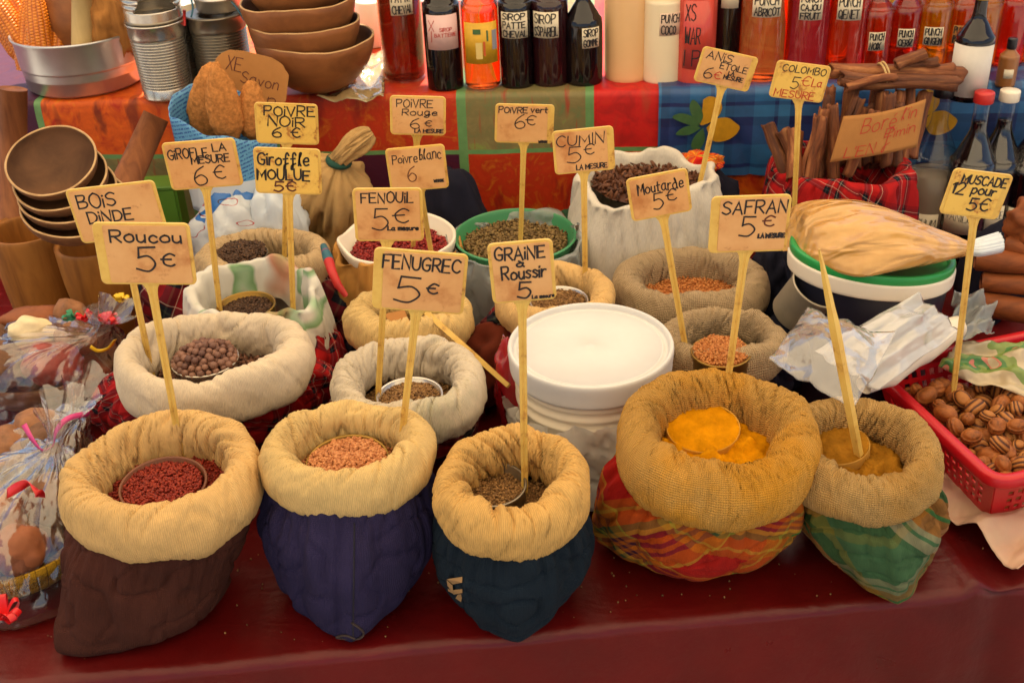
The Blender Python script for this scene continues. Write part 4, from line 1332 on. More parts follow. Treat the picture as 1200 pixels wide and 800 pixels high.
sign('price sign reading FENOUiL 5 euros La mesure', [(416, 221), (498, 221), (494, 282), (413, 283)], (443, 466), .92, [("FENOUiL", .12, .86, .26, .19), ("5", .26, .48, .78, .42), ("€", .56, .78, .66, .3), ("La mesure", .48, .92, .78, .08)], 'none', seed=9, pen=.0017)
sign('largest middle price sign reading FENUGREC 5 euros, in the navy sack', [(440, 290), (550, 299), (542, 369), (434, 361)], (468, 537), Z('F2'), [("FENUGREC", .1, .92, .3, .22), ("5", .24, .5, .84, .4), ("€", .58, .7, .68, .18)], 'l', seed=10, pen=.0021)
sign('price sign reading GRAiNE à Roussir 5, standing in the amber rimmed sack', [(573, 286), (650, 280), (650, 350), (575, 357)], (615, 580), Z('F3', -.03), [("GRAiNE", .1, .86, .28, .2), ("à", .42, .54, .4, .1), ("Roussir", .18, .86, .6, .2), ("5", .4, .6, .92, .26), ("La mesure", .62, .96, .95, .06, .6)], 'none', seed=11, pen=.002)
sign('price sign reading CUMIN 5 euros LA MESURE', [(648, 154), (720, 148), (720, 198), (649, 206)], (686, 346), .915, [("CUMIN", .06, .84, .36, .24), ("5", .22, .44, .76, .38), ("€", .5, .66, .6, .24), ("LA MESURE", .36, .86, .92, .11)], 'r', seed=12, pen=.0015)
sign('tilted price sign reading Moutarde 5 euros', [(732, 211), (805, 197), (812, 247), (742, 260)], (806, 424), .91, [("Moutarde", .16, .9, .4, .24), ("5", .38, .54, .82, .36), ("€", .6, .76, .68, .28)], 'none', seed=13, pen=.0016)
sign('price sign reading SAFRAN 5 euros, standing in the turmeric sack', [(835, 231), (929, 228), (921, 294), (829, 297)], (849, 476), Z('F4', -.01), [("SAFRAN", .14, .95, .3, .22), ("5", .38, .56, .7, .34), ("€", .66, .8, .54, .2, 1, 'b'), ("LA MESURE", .62, .95, .74, .07)], 'l', seed=14, pen=.0019)
sign('tilted price sign reading ANiS ÉTOiLE 6 euros', [(822, 54), (888, 68), (878, 109), (815, 95)], (818, 224), .99, [("ANiS", .1, .55, .3, .22), ("ÉTOiLE", .38, .86, .5, .17), ("LA", .56, .66, .62, .1), ("MESURE", .5, .84, .76, .12), ("6", .14, .28, .84, .32), ("€", .32, .44, .82, .24, 1, 'r')], 'r', seed=15, pen=.0014)
sign('price sign reading COLOMBO 5 euros with MESURE in red', [(907, 70), (970, 79), (968, 121), (905, 114)], (931, 240), .97, [("COLOMBO", .12, .92, .26, .18), ("5", .34, .48, .7, .34), ("€", .52, .68, .6, .28, 1, 'r'), ("La", .72, .9, .58, .22, 1, 'r'), ("MESURE", .08, .82, .94, .2, 1, 'r')], 'none', M_CARDY, seed=16, pen=.0014)
sign('rightmost price sign reading MUSCADE 12 pour 5 euros, among the nutmegs', [(1112, 197), (1180, 206), (1177, 258), (1107, 250)], (1118, 452), .86, [("MUSCADE", .18, .92, .28, .19), ("12", .06, .28, .52, .24), ("pour", .4, .8, .48, .2), ("5€", .42, .76, .84, .28)], 'r', M_CARDY, seed=17, pen=.0021)
# bare stakes
ft = at(1010, 551, z=Z('F5', -.02)); tp = at(960, 292, y=ft.y); md = at(974, 362, y=ft.y)
st = thing('bare_stake', 'bare yellow sign stake with a pointed tip standing in the curry powder', 'stake', ft)
V, F, U = tube([tp, tp.lerp(md, .5), md, md.lerp(ft, .1), ft + (ft - md).normalized() * .01], [.0012, .0034, .0044, .0058, .005], 4)
o = mesh_obj('stake_rod', V, F, M_YEL, st, False); o.location = -st.location
p0, p1 = at(500, 366, z=.955), at(596, 452, z=.90)
st = thing('bare_stake', 'bare yellow sign stake lying aslant from the golden sack towards the bucket', 'stake', p1)
V, F, U = tube([p0, p0.lerp(p1, .5), p1], [.0052, .0048, .0042], 4)
o = mesh_obj('stake_rod', V, F, M_YEL, st, False); o.location = -st.location
# ---------------------------------------------------------------- bottles
M_GLASS = glassy('clear_glass')
M_LABEL = plain('paper_label', srgb(222, 208, 180), .7, .06, 30)
M_LABELP = plain('pink_label', srgb(226, 186, 180), .6, .05, 30)
M_LABELY = plain('yellow_label', srgb(214, 164, 40), .5, .12, 60)
LIQ = {
 'black': plain('syrup_black', (.006, .003, .004, 1), .06, 0, spec=.6),
 'maroon': plain('syrup_maroon', (.022, .004, .006, 1), .06, 0, spec=.6),
 'jar': liquid('syrup_dark_red', srgb(120, 34, 16), .55),
 'red': liquid('punch_red', srgb(240, 60, 34), .92),
 'redo': liquid('punch_red_orange', srgb(248, 98, 34), .95),
 'crim': liquid('punch_crimson', srgb(216, 44, 36), .9),
 'orange': liquid('punch_orange', srgb(252, 150, 40), .95),
 'amber': liquid('rum_amber', srgb(250, 180, 60), .96),
 'cream': plain('punch_cream', srgb(230, 186, 134), .22, .03),
 'milk': plain('punch_coconut', srgb(236, 218, 184), .22, .03),
 'pink': plain('punch_pink', srgb(206, 76, 64), .22, .06),
 'clear': film('rum_clear', (.95, .95, .92, 1), .55, .1, .1, 8, (.66, .58, .46, 1), .05),
 'tan': plain('spice_tan', srgb(150, 96, 50), .3, .1),
}
CAPM = {'w': M_WHITEP, 'r': plain('red_cap', srgb(196, 44, 40), .4, .05), 'k': plain('black_cap', srgb(24, 22, 28), .3, .05), 'y': plain('gold_cap', srgb(196, 160, 60), .35, .08, metal=.3), 'c': plain('cork', srgb(180, 130, 80), .8, .2, 40)}
SHAPES = {
 'round': [(.94, 0), (1, .015), (1, .60), (.93, .66), (.66, .73), (.40, .80), (.34, .85), (.33, .97), (.37, .975), (.37, 1)],
 'tall': [(.94, 0), (1, .012), (1, .70), (.96, .74), (.6, .82), (.42, .86), (.40, .97), (.44, .975), (.44, 1)],
 'cone': [(.94, 0), (1, .015), (1, .52), (.86, .60), (.56, .69), (.36, .76), (.32, .96), (.36, .965), (.36, 1)],
 'jar': [(.95, 0), (1, .015), (1, .78), (.92, .86), (.74, .9), (.72, .98), (.75, .985), (.75, 1)],
}
def bottle(label, px, py, wpx, h, shape, liq, zb=None, y=None, fill=.9, lab=None, cap='k', name='bottle', group='bottles of syrup and punch on the back shelf', dia=None):
    c = at(px, py, z=zb) if y is None else at(px, py, y=y)
    if y is not None: c.z = zb
    r = (wpx / ppm(c) / 2) if dia is None else dia / 2
    if y is None: c = c + sn * r * .8
    t = thing(name, label, 'bottle', c, (0, 0, 0), group)
    P_ = [(0, .0005)] + [(r * a, .0005 + h * b) for a, b in smooth_prof(SHAPES[shape], 3)]
    opaque = liq in ('black', 'maroon', 'cream', 'milk', 'pink', 'tan')
    V, F, U = lathe(P_ + [(0, h)], 48)
    mesh_obj('glass', V, F, LIQ[liq] if opaque and fill >= .9 else M_GLASS, t, True, U)
    top = h * fill
    q = []
    for a, b in P_:
        if b <= top: q.append((max(0, a - .0016) if a > 0 else 0, b + .0022))
    q.append((q[-1][0], top)); q.append((0, top))
    q = [p for i, p in enumerate(q) if i == 0 or p[1] >= q[i - 1][1] - 1e-9]
    V, F, U = lathe(q, 48)
    if not (opaque and fill >= .9): mesh_obj('liquid', V, F, LIQ[liq], t, True, U)
    cr = r * SHAPES[shape][-1][0] + .002
    V, F, U = lathe([(0, h + .003), (cr * .96, h + .003), (cr, h + .001), (cr, h - .013), (cr * .97, h - .014), (cr * .9, h - .014)][::-1], 40)
    for_ = mesh_obj('cap', V, F, CAPM[cap], t, True, U)
    if lab:
        z0, z1, off, wf, lm, items, ink = (list(lab) + [None])[:7] if len(lab) < 7 else lab
        view = math.atan2(CAM.y - c.y, CAM.x - c.x) + off
        rr_ = r * 1.0 + .0008
        wa = wf * r * 2
        na = 16
        V = []
        for i in range(na + 1):
            a = view + (i / na - .5) * wa / rr_
            for z in (z0 * h, z1 * h):
                V.append((rr_ * math.cos(a), rr_ * math.sin(a), z))
            for z in (z0 * h, z1 * h):
                V.append(((rr_ - .0006) * math.cos(a), (rr_ - .0006) * math.sin(a), z))
        F = []
        for i in range(na):
            b0_, b1_ = i * 4, i * 4 + 4
            F += [(b0_, b1_, b1_ + 1, b0_ + 1), (b0_ + 2, b0_ + 3, b1_ + 3, b1_ + 2), (b0_ + 1, b1_ + 1, b1_ + 3, b0_ + 3), (b0_, b0_ + 2, b1_ + 2, b1_)]
        lo = mesh_obj('label', V, F, lm, t, True)
        if items:
            H_ = (z1 - z0) * h
            fm = lambda x, y_, l: ((rr_ + .0003 + l) * math.cos(view + x / rr_), (rr_ + .0003 + l) * math.sin(view + x / rr_), (z0 + z1) / 2 * h + y_)
            V, F = write(items, wa, H_, .0019 if wa > .02 else .0014, fm, int(px))
            mesh_obj('lettering', V, F, M_INKR if ink == 'r' else M_INK, lo, False)
        if lm is M_LABELY:
            for (x0, x1, y0, y1, mm) in ((.30, .40, .1, .62, M_LEAF), (-.42, .0, .45, .7, M_LEAF), (.1, .22, -.6, .1, plain('label_orange', srgb(206, 90, 40), .5)), (-.3, .05, -.75, .05, plain('label_straw', srgb(230, 200, 120), .5)), (.62, .95, -.35, .6, plain('label_grey', srgb(150, 150, 160), .5))):
                V = []
                for i in range(5):
                    x = (x0 + (x1 - x0) * i / 4) * wa / 2
                    for y_ in (y0, y1):
                        a = view + x / rr_
                        V.append(((rr_ + .0004) * math.cos(a), (rr_ + .0004) * math.sin(a), (z0 + z1) / 2 * h + y_ * (z1 - z0) * h / 2))
                mesh_obj('label_print', V, grid_faces(5, 2), mm, lo, True)
    return t, c, r

def txt(*lines, h=.2):
    n = len(lines)
    return [(s_, .08, min(.95, .08 + .16 * len(s_)), (i + .85) / n, .7 / n) for i, s_ in enumerate(lines)]
PW = lambda *l: txt(*l)
Zs = SZ + .001
bottle('wide jar of dark red brown syrup labelled PATTE CHEVAL, leftmost of the bottles', 472, 96, 51, .30, 'jar', 'jar', Zs, lab=(.40, .53, .12, .52, M_LABEL, txt('PATTE', 'CHEVAL')))
bottle('black syrup bottle with a pink printed label reading SIROP BATTERIE', 521, 106, 43, .22, 'round', 'black', Zs, lab=(.33, .60, 0, .92, M_LABELP, [('SIROP', .42, .78, .46, .1, .5), ('BATTERIE', .26, .92, .62, .1, .5), ('X', .08, .26, .46, .3, .6), ('I', .16, .18, .78, .3, .6)], 'r'))
bottle('red orange bottle with a bright yellow printed label', 565, 106, 44, .22, 'round', 'redo', Zs, lab=(.22, .54, 0, .98, M_LABELY, None))
bottle('black bottle with a handwritten SIROP PATTE CHEVAL label beside the yellow labelled one', 606, 103, 39, .22, 'round', 'black', Zs, lab=(.40, .60, -.1, .86, M_LABEL, txt('SIROP', 'PATTE', 'CHEVAL')))
bottle('maroon bottle with a SIROP SSPAREIL label and a red price', 645, 101, 43, .22, 'round', 'maroon', Zs, lab=(.39, .59, -.25, .75, M_LABEL, txt('SIROP', 'SSPAREIL')))
bottle('black bottle with sloping shoulders and a small label turned right', 684, 100, 44, .19, 'cone', 'black', Zs, lab=(.35, .53, .42, .5, M_LABEL, txt('SIROP', 'GOMME')), cap='r')
bottle('tall bottle of pale peach cream punch', 735, 95, 53, .38, 'tall', 'cream', Zs, cap='w')
bottle('milky white bottle marked PUNCH COCO', 777, 97, 48, .19, 'tall', 'milk', Zs, lab=(.44, .64, .35, .55, plain('milk_label', srgb(226, 196, 172), .5), txt('PUNCH', 'COCO')), cap='w')
bottle('pink red bottle with large black handwriting XS WAR', 815, 98, 46, .34, 'tall', 'pink', Zs + .0, lab=(.08, .42, .1, .8, LIQ['pink'], txt('XS', 'WAR', 'I P')), cap='r')
bottle('slim dark bottle standing right of the pink red one', 852, 92, 34, .34, 'tall', 'black', Zs, lab=(.36, .46, 0, .6, M_LABEL, None), cap='k')
bottle('large orange red bottle labelled PUNCH ABRICOT', 893, 97, 56, .40, 'tall', 'redo', Zs, lab=(.285, .375, .1, .6, M_LABEL, txt('PUNCH', 'ABRICOT')))
bottle('large crimson bottle labelled PUNCH CAJOU', 944, 95, 52, .40, 'tall', 'crim', Zs, lab=(.265, .37, .1, .52, M_LABEL, txt('PUNCH', 'CAJOU', 'FRUIT')))
bottle('large red bottle labelled PUNCH QUENETTE', 990, 94, 52, .40, 'tall', 'red', Zs, lab=(.26, .36, .05, .54, M_LABEL, txt('PUNCH', 'QENET')))
bottle('red bottle with a small white PUNCH NOIX label, left of three narrow ones', 1021, 92, 42, .172, 'round', 'red', Zs, lab=(.29, .47, .25, .45, M_LABEL, txt('PUNCH', 'NOIX')))
bottle('deep red bottle with a small PUNCH CERISE label', 1056, 88, 38, .172, 'round', 'crim', Zs, lab=(.29, .47, .2, .5, M_LABEL, txt('PUNCH', 'CERIZ')))
bottle('bright orange bottle with a PUNCH GINGEMBRE label', 1090, 86, 42, .172, 'round', 'orange', Zs, lab=(.29, .47, .1, .52, M_LABEL, txt('PUNCH', 'GINGEM')))
bottle('red orange bottle with a beige PUNCH PASSION label', 1122, 84, 38, .172, 'round', 'redo', Zs, lab=(.29, .47, .1, .5, M_KRAFT, txt('PUNCH', 'PASSION')))
bottle('unlabelled orange bottle glowing between two red ones', 1150, 82, 36, .172, 'round', 'orange', Zs)
bottle('unlabelled red bottle behind the white labelled bottle', 1182, 80, 40, .172, 'round', 'red', Zs)
bottle('red bottle cut by the right edge of the picture', 1222, 78, 42, .172, 'round', 'redo', Zs, lab=(.29, .47, -.3, .5, M_LABEL, txt('PUNCH')))
# second row, seen between the shoulders
for i, (px, liq, cap, tx) in enumerate(((1008, 'amber', 'k', 'behind the quenette punch'), (1040, 'orange', 'y', 'behind the narrow red bottles'), (1078, 'amber', 'r', 'behind the cherry punch'), (1112, 'orange', 'k', 'behind the ginger punch'), (1146, 'amber', 'y', 'behind the passion punch'), (1180, 'redo', 'k', 'behind the unlabelled red bottle'))):
    p = at(px, 60, z=Zs) 
    bottle(('amber' if liq == 'amber' else 'orange' if liq == 'orange' else 'red') + ' back row bottle ' + tx, px, 60, 40, .21, 'round', liq, Zs, cap=cap)
# in front of the row
bottle('tall bottle with a long white label and gold cap in front of the red bottles', 1137, 117, 44, .17, 'cone', 'black', Zs, lab=(.03, .52, 0, 1.3, plain('white_label', srgb(214, 206, 196), .5), None), cap='y')
bottle('small clear flask of brown spice beside the white labelled bottle', 1180, 102, 22, .075, 'round', 'tan', Zs, lab=(.2, .4, .2, .5, M_LABEL, None), cap='k')
# standing on the table at the right
gr = 'bottles standing on the table behind the tub'
def tbottle(label, pxc, pyc, y, liq, h, dia, shape, fill, lab, cap):
    p = at(pxc, pyc, y=y)
    z = p.z - h
    t, c, r = bottle(label, pxc, pyc, 0, h, shape, liq, z, y=y, fill=fill, lab=lab, cap=cap, group=gr, dia=dia)
    return t
tbottle('clear bottle with a dark blue cap left of two black bottles', 1107, 103, 1.80, 'clear', .325, .078, 'round', .55, (.22, .36, .1, .5, M_LABEL, [('RHUM', .1, .9, .5, .3, .5), ('BLANC', .1, .9, .9, .3, .5)]), 'k')
tbottle('black filled bottle with a red cap', 1154, 110, 1.76, 'black', .33, .074, 'round', .86, (.3, .44, -.1, .8, M_LABEL, [('VANILLE', .06, .94, .5, .3, .5)]), 'r')
tbottle('black filled bottle with a white screw cap', 1184, 108, 1.79, 'black', .33, .076, 'round', .86, (.3, .44, .2, .5, M_LABEL, [('VANILLE', .06, .94, .5, .3, .5)]), 'w')
tbottle('black bottle at the right edge of the picture', 1226, 112, 1.78, 'black', .33, .08, 'round', .86, (.32, .44, -.4, .5, M_LABEL, [('VANILLE', .06, .94, .5, .3, .5)]), 'k')

# ---------------------------------------------------------------- basin with maize, coconut, stick
bz = SZ + .001
c = at(77, 118, z=bz)
rb = 74 / ppm(at(77, 50, z=SZ + .08))
c = c + sn * rb * .95
t = thing('metal_basin', 'round dented aluminium basin at the left end of the shelf, holding maize and coconuts', 'basin', c)
hb = .095
V, F, U = lathe([(0, 0), (rb * .86, 0), (rb * .93, .006), (rb * .955, .042), (rb * .965, .0425), (rb * .97, .046), (rb * .99, hb - .006), (rb * 1.02, hb), (rb * 1.025, hb + .003), (rb * 1.005, hb + .004), (rb * .975, hb - .006), (rb * .95, .03), (rb * .9, .006), (0, .005)], 96)
mesh_obj('basin_shell', V, F, M_ALU, t, True, U)
M_CORN = Mat('maize_kernels')
tn = M_CORN.n('Attribute'); tn.attribute_name = 'tone'
M_CORN.col(M_CORN.ramp(tn.outputs['Fac'], [(0, srgb(150, 70, 16)), (.4, srgb(206, 112, 28)), (1, srgb(228, 150, 48))]))
M_CORN.set(Roughness=.35)
def cob_mesh(L_=.16, r=.021, rows=14, per=30):
    V, T = [], []
    nu, nv = rows * 6, per * 5
    for i in range(nu):
        f = 2 * PI * i / nu
        for j in range(nv):
            q = j / (nv - 1)
            rr = r * (1 - .72 * max(0, (q - .45) / .55) ** 2.2) * (1 - .25 * max(0, (.12 - q) / .12))
            bu = abs(math.sin(f * rows / 2)) ** .6 * abs(math.sin(q * per * PI + (math.floor(f * rows / 2 / PI) % 2) * PI / 2)) ** .6
            if j in (0, nv - 1): rr *= .2
            V.append(((rr + .0022 * bu) * math.cos(f), (rr + .0022 * bu) * math.sin(f), q * L_))
            T.append(.15 + .55 * bu + .3 * nz(math.floor(f * rows / 2 / PI) * 1.3, math.floor(q * per) * 1.7, 2))
    return V, grid_faces(nu, nv, True), T
cobV, cobF, cobT = cob_mesh()
cob0 = None
cobs = [('orange maize cob lying nearest the basin rim at the left', (24, 56), .03, (-62, 8, -20)), ('maize cob standing tilted in the middle of the bundle', (45, 60), .02, (-40, 6, 10)), ('maize cob resting against the gourd', (58, 54), .03, (-48, 30, 30)), ('maize cob at the back of the basin, tip pointing up left', (30, 40), .04, (-50, -30, 20)), ('maize cob at the far left edge of the basin', (22, 40), .055, (-56, -24, 30)), ('topmost maize cob of the bundle', (40, 22), .06, (-58, -34, 12))]
for i, (lb, (px, py), dd, ro) in enumerate(cobs):
    if cob0 is None:
        cob0 = mesh_obj('maize_cob', cobV, cobF, M_CORN, None, True, None, cobT); o = cob0
    else:
        o = cob0.copy(); C.objects.link(o)
    tag(o, lb, 'maize', 'maize cobs in the basin')
    p = at(px, py, y=c.y - rb * .62 + dd * 1.5)
    o.rotation_euler = [rad(a) for a in (ro[0] * .34, ro[1] * .7, ro[2])]
    o.location = p + Vector((0, 0, -.045))
# gourd, pale stick, coconut husk
V, F, U = ball(.062, .058, .075, 40, 30, .06, 1.6, 3)
o = mesh_obj('brown_gourd', V, F, M_CALA, None, True, U)
o.location = at(92, 22, y=c.y + .03)
tag(o, 'smooth brown gourd behind the pale stick in the basin', 'gourd')
M_HUSK = wood('coconut_husk', srgb(176, 118, 58), srgb(112, 66, 30), .9, (60, 60, 10), .9)
V, F, U = ball(.058, .055, .08, 72, 52, .22, 2.6, 8)
V = [tuple(Vector(v) * (1 + .07 * nz(v[0] * 160, v[1] * 160, v[2] * 40) + .05 * nz(v[0] * 60, v[1] * 60, v[2] * 20))) for v in V]
o = mesh_obj('coconut_husk', V, F, M_HUSK, None, True, U)
o.location = at(131, 22, y=c.y - .02)
tag(o, 'shaggy brown coconut in its husk at the right of the basin', 'coconut')
a, b = at(97, 90, y=c.y - rb * .66), at(97, -18, y=c.y - rb * .45)
V, F, U = tube([a, a.lerp(b, .5), b], [.0195, .019, .0185], 24)
o = mesh_obj('pale_wooden_stick', V, F, M_PALE, None, True, U)
tag(o, 'pale peeled wooden stick standing upright in the basin', 'stick')

# ---------------------------------------------------------------- tin cans with wires
def can(label, px, py, wpx, hpx, ribs=17, back=0.0, dark=False, zb=None, open_=True, taper=.88, band=.2, name='ribbed_can', yy=None):
    c = at(px, py, z=bz if zb is None else zb)
    if yy is not None:
        c = at(px, py, y=yy)
    r = wpx / 2 / ppm(c)
    h = hpx / ppm(c) / math.cos(elev(c))
    if yy is None: c = c + sn * r
    t = thing(name, label, 'can', c, (0, 0, rng.random()), 'tin cans on the shelf')
    p = [(0, 0), (r * taper, 0), (r * taper + .0015, .002), (r * taper, .005)]
    for q in range(ribs * 6 + 1):
        z = h * (.14 + (1 - .14 - band) * q / (ribs * 6))
        p.append((r * (taper + (1 - taper) * z / h) - .0016 + .0016 * math.cos(2 * PI * q / 6), z))
    p += [(r * .99, h * (1 - band) + .004), (r, h - .004), (r + .0025, h - .002), (r + .0025, h), (r, h + .001)]
    if open_:
        p += [(r - .002, h), (r * taper - .002, .004), (0, .004)]
    else:
        p += [(r * .8, h - .002), (r * .62, h - .003), (r * .6, h - .006), (r * .58, h - .05), (0, h - .05)]
    V, F, U = lathe(p, 72)
    mesh_obj('can_wall', V, F, M_TIND if dark else M_TIN, t, True, U)
    return t, c, r, h
t, c1, r1, h1 = can('shiny ribbed tin can standing right of the aluminium basin', 188, 121, 66, 84)
# upper can with a triangular opening cut in its side
t = thing('cut_can', 'ribbed can with a triangular hole cut in its side, stacked on the front can', 'can', c1 + Vector((0, 0, h1 + .002)), (0, 0, 0), 'tin cans on the shelf')
V, F = [], []
nu, nv = 96, 60
for i in range(nu):
    f = 2 * PI * i / nu
    for j in range(nv):
        q = j / (nv - 1)
        rr = r1 * .98 + .0014 * math.cos(q * 26 * PI) * (q > .18)
        V.append((rr * math.cos(f), rr * math.sin(f), .12 * q))
view = math.atan2(CAM.y - c1.y, CAM.x - c1.x)
for i in range(nu):
    for j in range(nv - 1):
        f = 2 * PI * (i + .5) / nu
        d = (f - view - .12 + PI) % (2 * PI) - PI
        q = (j + .5) / (nv - 1)
        if q > .17 and abs(d) < .85 * (1 - (q - .17) / .5): continue
        a, b = i, (i + 1) % nu
        F.append((a * nv + j, b * nv + j, b * nv + j + 1, a * nv + j + 1))
o = mesh_obj('can_wall', V, F, M_TIN, t, True)
so_ = o.modifiers.new('sheet', 'SOLIDIFY'); so_.thickness = .0008
V, F, U = lathe([(0, 0), (r1 * 1.0, 0), (r1 * 1.02, .002), (r1, .004), (0, .003)], 48)
mesh_obj('can_base', V, F, M_TIND, t, True, U)
can('darker ribbed can half hidden behind the shiny front can', 212, 108, 44, 78, back=.05, dark=True)
t, c2, r2, h2 = can('ribbed can with a narrowed ring top behind the blue paper bag', 258, 112, 66, 84, open_=False, dark=True, taper=.97)
# small lidded tins and wires above
t = thing('flat_tin', 'shallow shiny tin resting on the narrowed can', 'tin', c2 + Vector((.008, .012, h2 + .002)))
V, F, U = lathe([(0, 0), (.038, 0), (.041, .003), (.044, .022), (.046, .023), (.046, .026), (.044, .0265), (.042, .024), (.039, .006), (0, .004)], 56)
mesh_obj('tin_shell', V, F, M_TIN, t, True, U)
t2, c3, r3, h3 = can('small dark can wedged between the two ribbed cans', 232, 92, 34, 74, ribs=8, back=.1, dark=True, taper=.97)
M_WIRE = plain('blue_wire', srgb(70, 120, 140), .5)
for i, (lb, pts) in enumerate((('blue wire handle curving up from the small dark can', [(223, 24), (226, 10), (224, -6), (232, -22)]), ('blue wire looping over the flat shiny tin', [(286, 24), (276, 8), (266, -2), (250, -12)]))):
    V, F, U = tube(smooth_prof([tuple(at(x, y, y=c2.y - .02)) for x, y in pts], 6), .0016, 8)
    tag(mesh_obj('wire_handle', V, F, M_WIRE, None, True, U), lb, 'wire')
V, F, U = tube([at(216, 30, y=c2.y - .03), at(216, 12, y=c2.y - .03)], .0028, 8)
tag(mesh_obj('red_peg', V, F, CAPM['r'], None, True, U), 'small red peg sticking up beside the ribbed cans', 'peg')

# ---------------------------------------------------------------- calabash bowls on the shelf
def bowl_prof(r, h, th=.004):
    out = [(r * math.sin(a), h - h * math.cos(a)) for a in [PI / 2 * q / 14 for q in range(15)]]
    inn = [((r - th) * math.sin(a), h - (h - th) * math.cos(a)) for a in [PI / 2 * q / 14 for q in range(14, -1, -1)]]
    return [(p[0], p[1]) for p in out] + [(r - th * .5, h + .0015)] + inn
def bowl(label, c, r, h, rot=(0, 0, 0), mat=M_CALA, group='nested calabash bowls', seed=0, th=.004, mi=None):
    t = thing('calabash_bowl', label, 'bowl', c, rot, group)
    V, F, U = lathe(bowl_prof(r, h, th), 64)
    V = [(x * (1 + .03 * nz(x * 9, y * 9, seed)), y * (1 + .03 * nz(x * 9, y * 9, seed + 4)), z * (1 + .05 * nz(x * 12, y * 12, seed + 8)) + .002 * nz(x * 30, y * 30, seed)) for x, y, z in V]
    nf = len(F)
    n_ = len(bowl_prof(r, h, th))
    idx = [0 if f[0] % n_ < 14 else (2 if f[0] % n_ < 16 else 1) for f in F]
    mesh_obj('bowl_shell', V, F, None, t, True, U, None, [mat, mi or M_CALAIN, M_LIP], idx)
    return t
cb = at(366, 119, z=bz)
s_ = ppm(cb)
rb_ = 70 / s_
cb = cb + sn * rb_ * .55
bowl('largest calabash bowl, at the bottom of the stack on the shelf', cb, rb_, .098, (0, .04, 0), seed=1)
bowl('second calabash bowl, nested in the bottom one', cb + Vector((-.012, -.004, .036)), rb_ * .93, .09, (0, .03, .8), seed=2)
bowl('third calabash bowl of the stack, its wall leaning left', cb + Vector((-.016, .0, .072)), rb_ * .95, .09, (0, .03, 1.9), seed=3)
bowl('fourth calabash bowl of the stack on the shelf', cb + Vector((-.012, .004, .12)), rb_ * .86, .085, (.02, .06, 2.9), seed=4)
bowl('topmost calabash bowl, cut by the upper edge of the picture', cb + Vector((-.012, .004, .165)), rb_ * .84, .085, (.02, -.04, 4), seed=5)

# yellowish crumpled film, cup and plant behind
M_FILMY = film('yellow_film', (1, .95, .8, 1), .55, .4, .6, 20, (.86, .74, .4, 1), .12)
def sheet(name, cn, mat, label, cat, nu=56, nv=44, amp=.008, seed=1, thick=.0006, freq=18, arch=0.0, folds=5):
    """Creased sheet through four corners (u right, v up): a few flat facets meeting in sharp folds."""
    V = []
    a, b, c_, d = [Vector(p) for p in cn]
    n = (b - a).cross(d - a).normalized()
    r_ = random.Random(int(seed * 10))
    fl_ = [(r_.uniform(0, PI), r_.uniform(1.2, 3.2), r_.random(), r_.uniform(.4, 1)) for _ in range(folds)]
    for i in range(nu):
        for j in range(nv):
            u, v = i / (nu - 1), j / (nv - 1)
            wu = u + .05 * nz(u * 2, v * 2, seed + 5); wv = v + .05 * nz(u * 2, v * 2, seed + 8)
            p = (a * (1 - u) + b * u) * (1 - v) + (d * (1 - u) + c_ * u) * v
            q = 0
            for (an, fr, ph, am) in fl_:
                x = ((wu * math.cos(an) + wv * math.sin(an)) * fr + ph) % 1.0
                q += am * (abs(x - .5) * 2 - .5)
            q = amp * (q * 1.3 / folds ** .5 + .35 * nz(u * 6, v * 6, seed) + .10 * nz(u * 16, v * 16, seed)) + arch * math.sin(PI * u) * math.sin(PI * v)
            ed_ = .012 * nz(u * 3, v * 3, seed + 3)
            V.append(p + n * q + (b - a) * ed_ * 2 + (d - a) * ed_)
    o = mesh_obj(name, V, grid_faces(nu, nv), mat, None, True, [(i / nu, j / nv) for i in range(nu) for j in range(nv)])
    m = o.modifiers.new('sheet', 'SOLIDIFY'); m.thickness = thick
    return tag(o, label, cat)
sheet('plastic_film', [at(372, 117, z=bz + .002), at(450, 117, z=bz + .002), at(452, 60, z=bz + .02), at(400, 62, z=bz + .02)], M_FILMY, 'crumpled yellowish plastic film lying between the calabash bowls and the dark jar', 'film', seed=3, amp=.012)
c = at(432, 60, z=bz) + sn * .05
t = thing('white_cup', 'upturned white plastic cup behind the yellowish film', 'cup', c)
V, F, U = lathe([(.034, 0), (.035, .002), (.026, .082), (.024, .085), (0, .085)], 48)
mesh_obj('cup_wall', V, F, M_WHITEP, t, True, U)
# potted plant glimpsed behind
c = at(436, 40, z=bz) + sn * .1
t = thing('leafy_plant', 'small leafy green plant in a pot glimpsed behind the dark jar', 'plant', c)
V, F, U = lathe([(0, 0), (.03, 0), (.04, .06), (.043, .06), (.043, .07), (.037, .07), (.035, .06), (0, .058)], 32)
mesh_obj('pot', V, F, plain('terracotta', srgb(160, 90, 60), .8, .1), t, True, U)
mb = MB()
for i in range(140):
    a, e, L_ = rng.random() * 6.28, rng.uniform(.1, 1.4), rng.uniform(.02, .13)
    d = Vector((math.cos(a) * math.cos(e), math.sin(a) * math.cos(e), math.sin(e)))
    p = Vector((0, 0, .065)) + d * L_
    u = d.cross(Vector((0, 0, 1))).normalized(); v = (d + Vector((rng.uniform(-.6, .6), rng.uniform(-.6, .6), -.3))).normalized()
    s2 = rng.uniform(.014, .026)
    mb.add([p - v * s2, p + u * s2 * .5 + Vector((0, 0, .003)), p + v * s2, p - u * s2 * .5], [(0, 1, 2, 3)])
mb.build('foliage', plain('leaf_green', (.06, .11, .03, 1), .5, .4, 60), t, False)

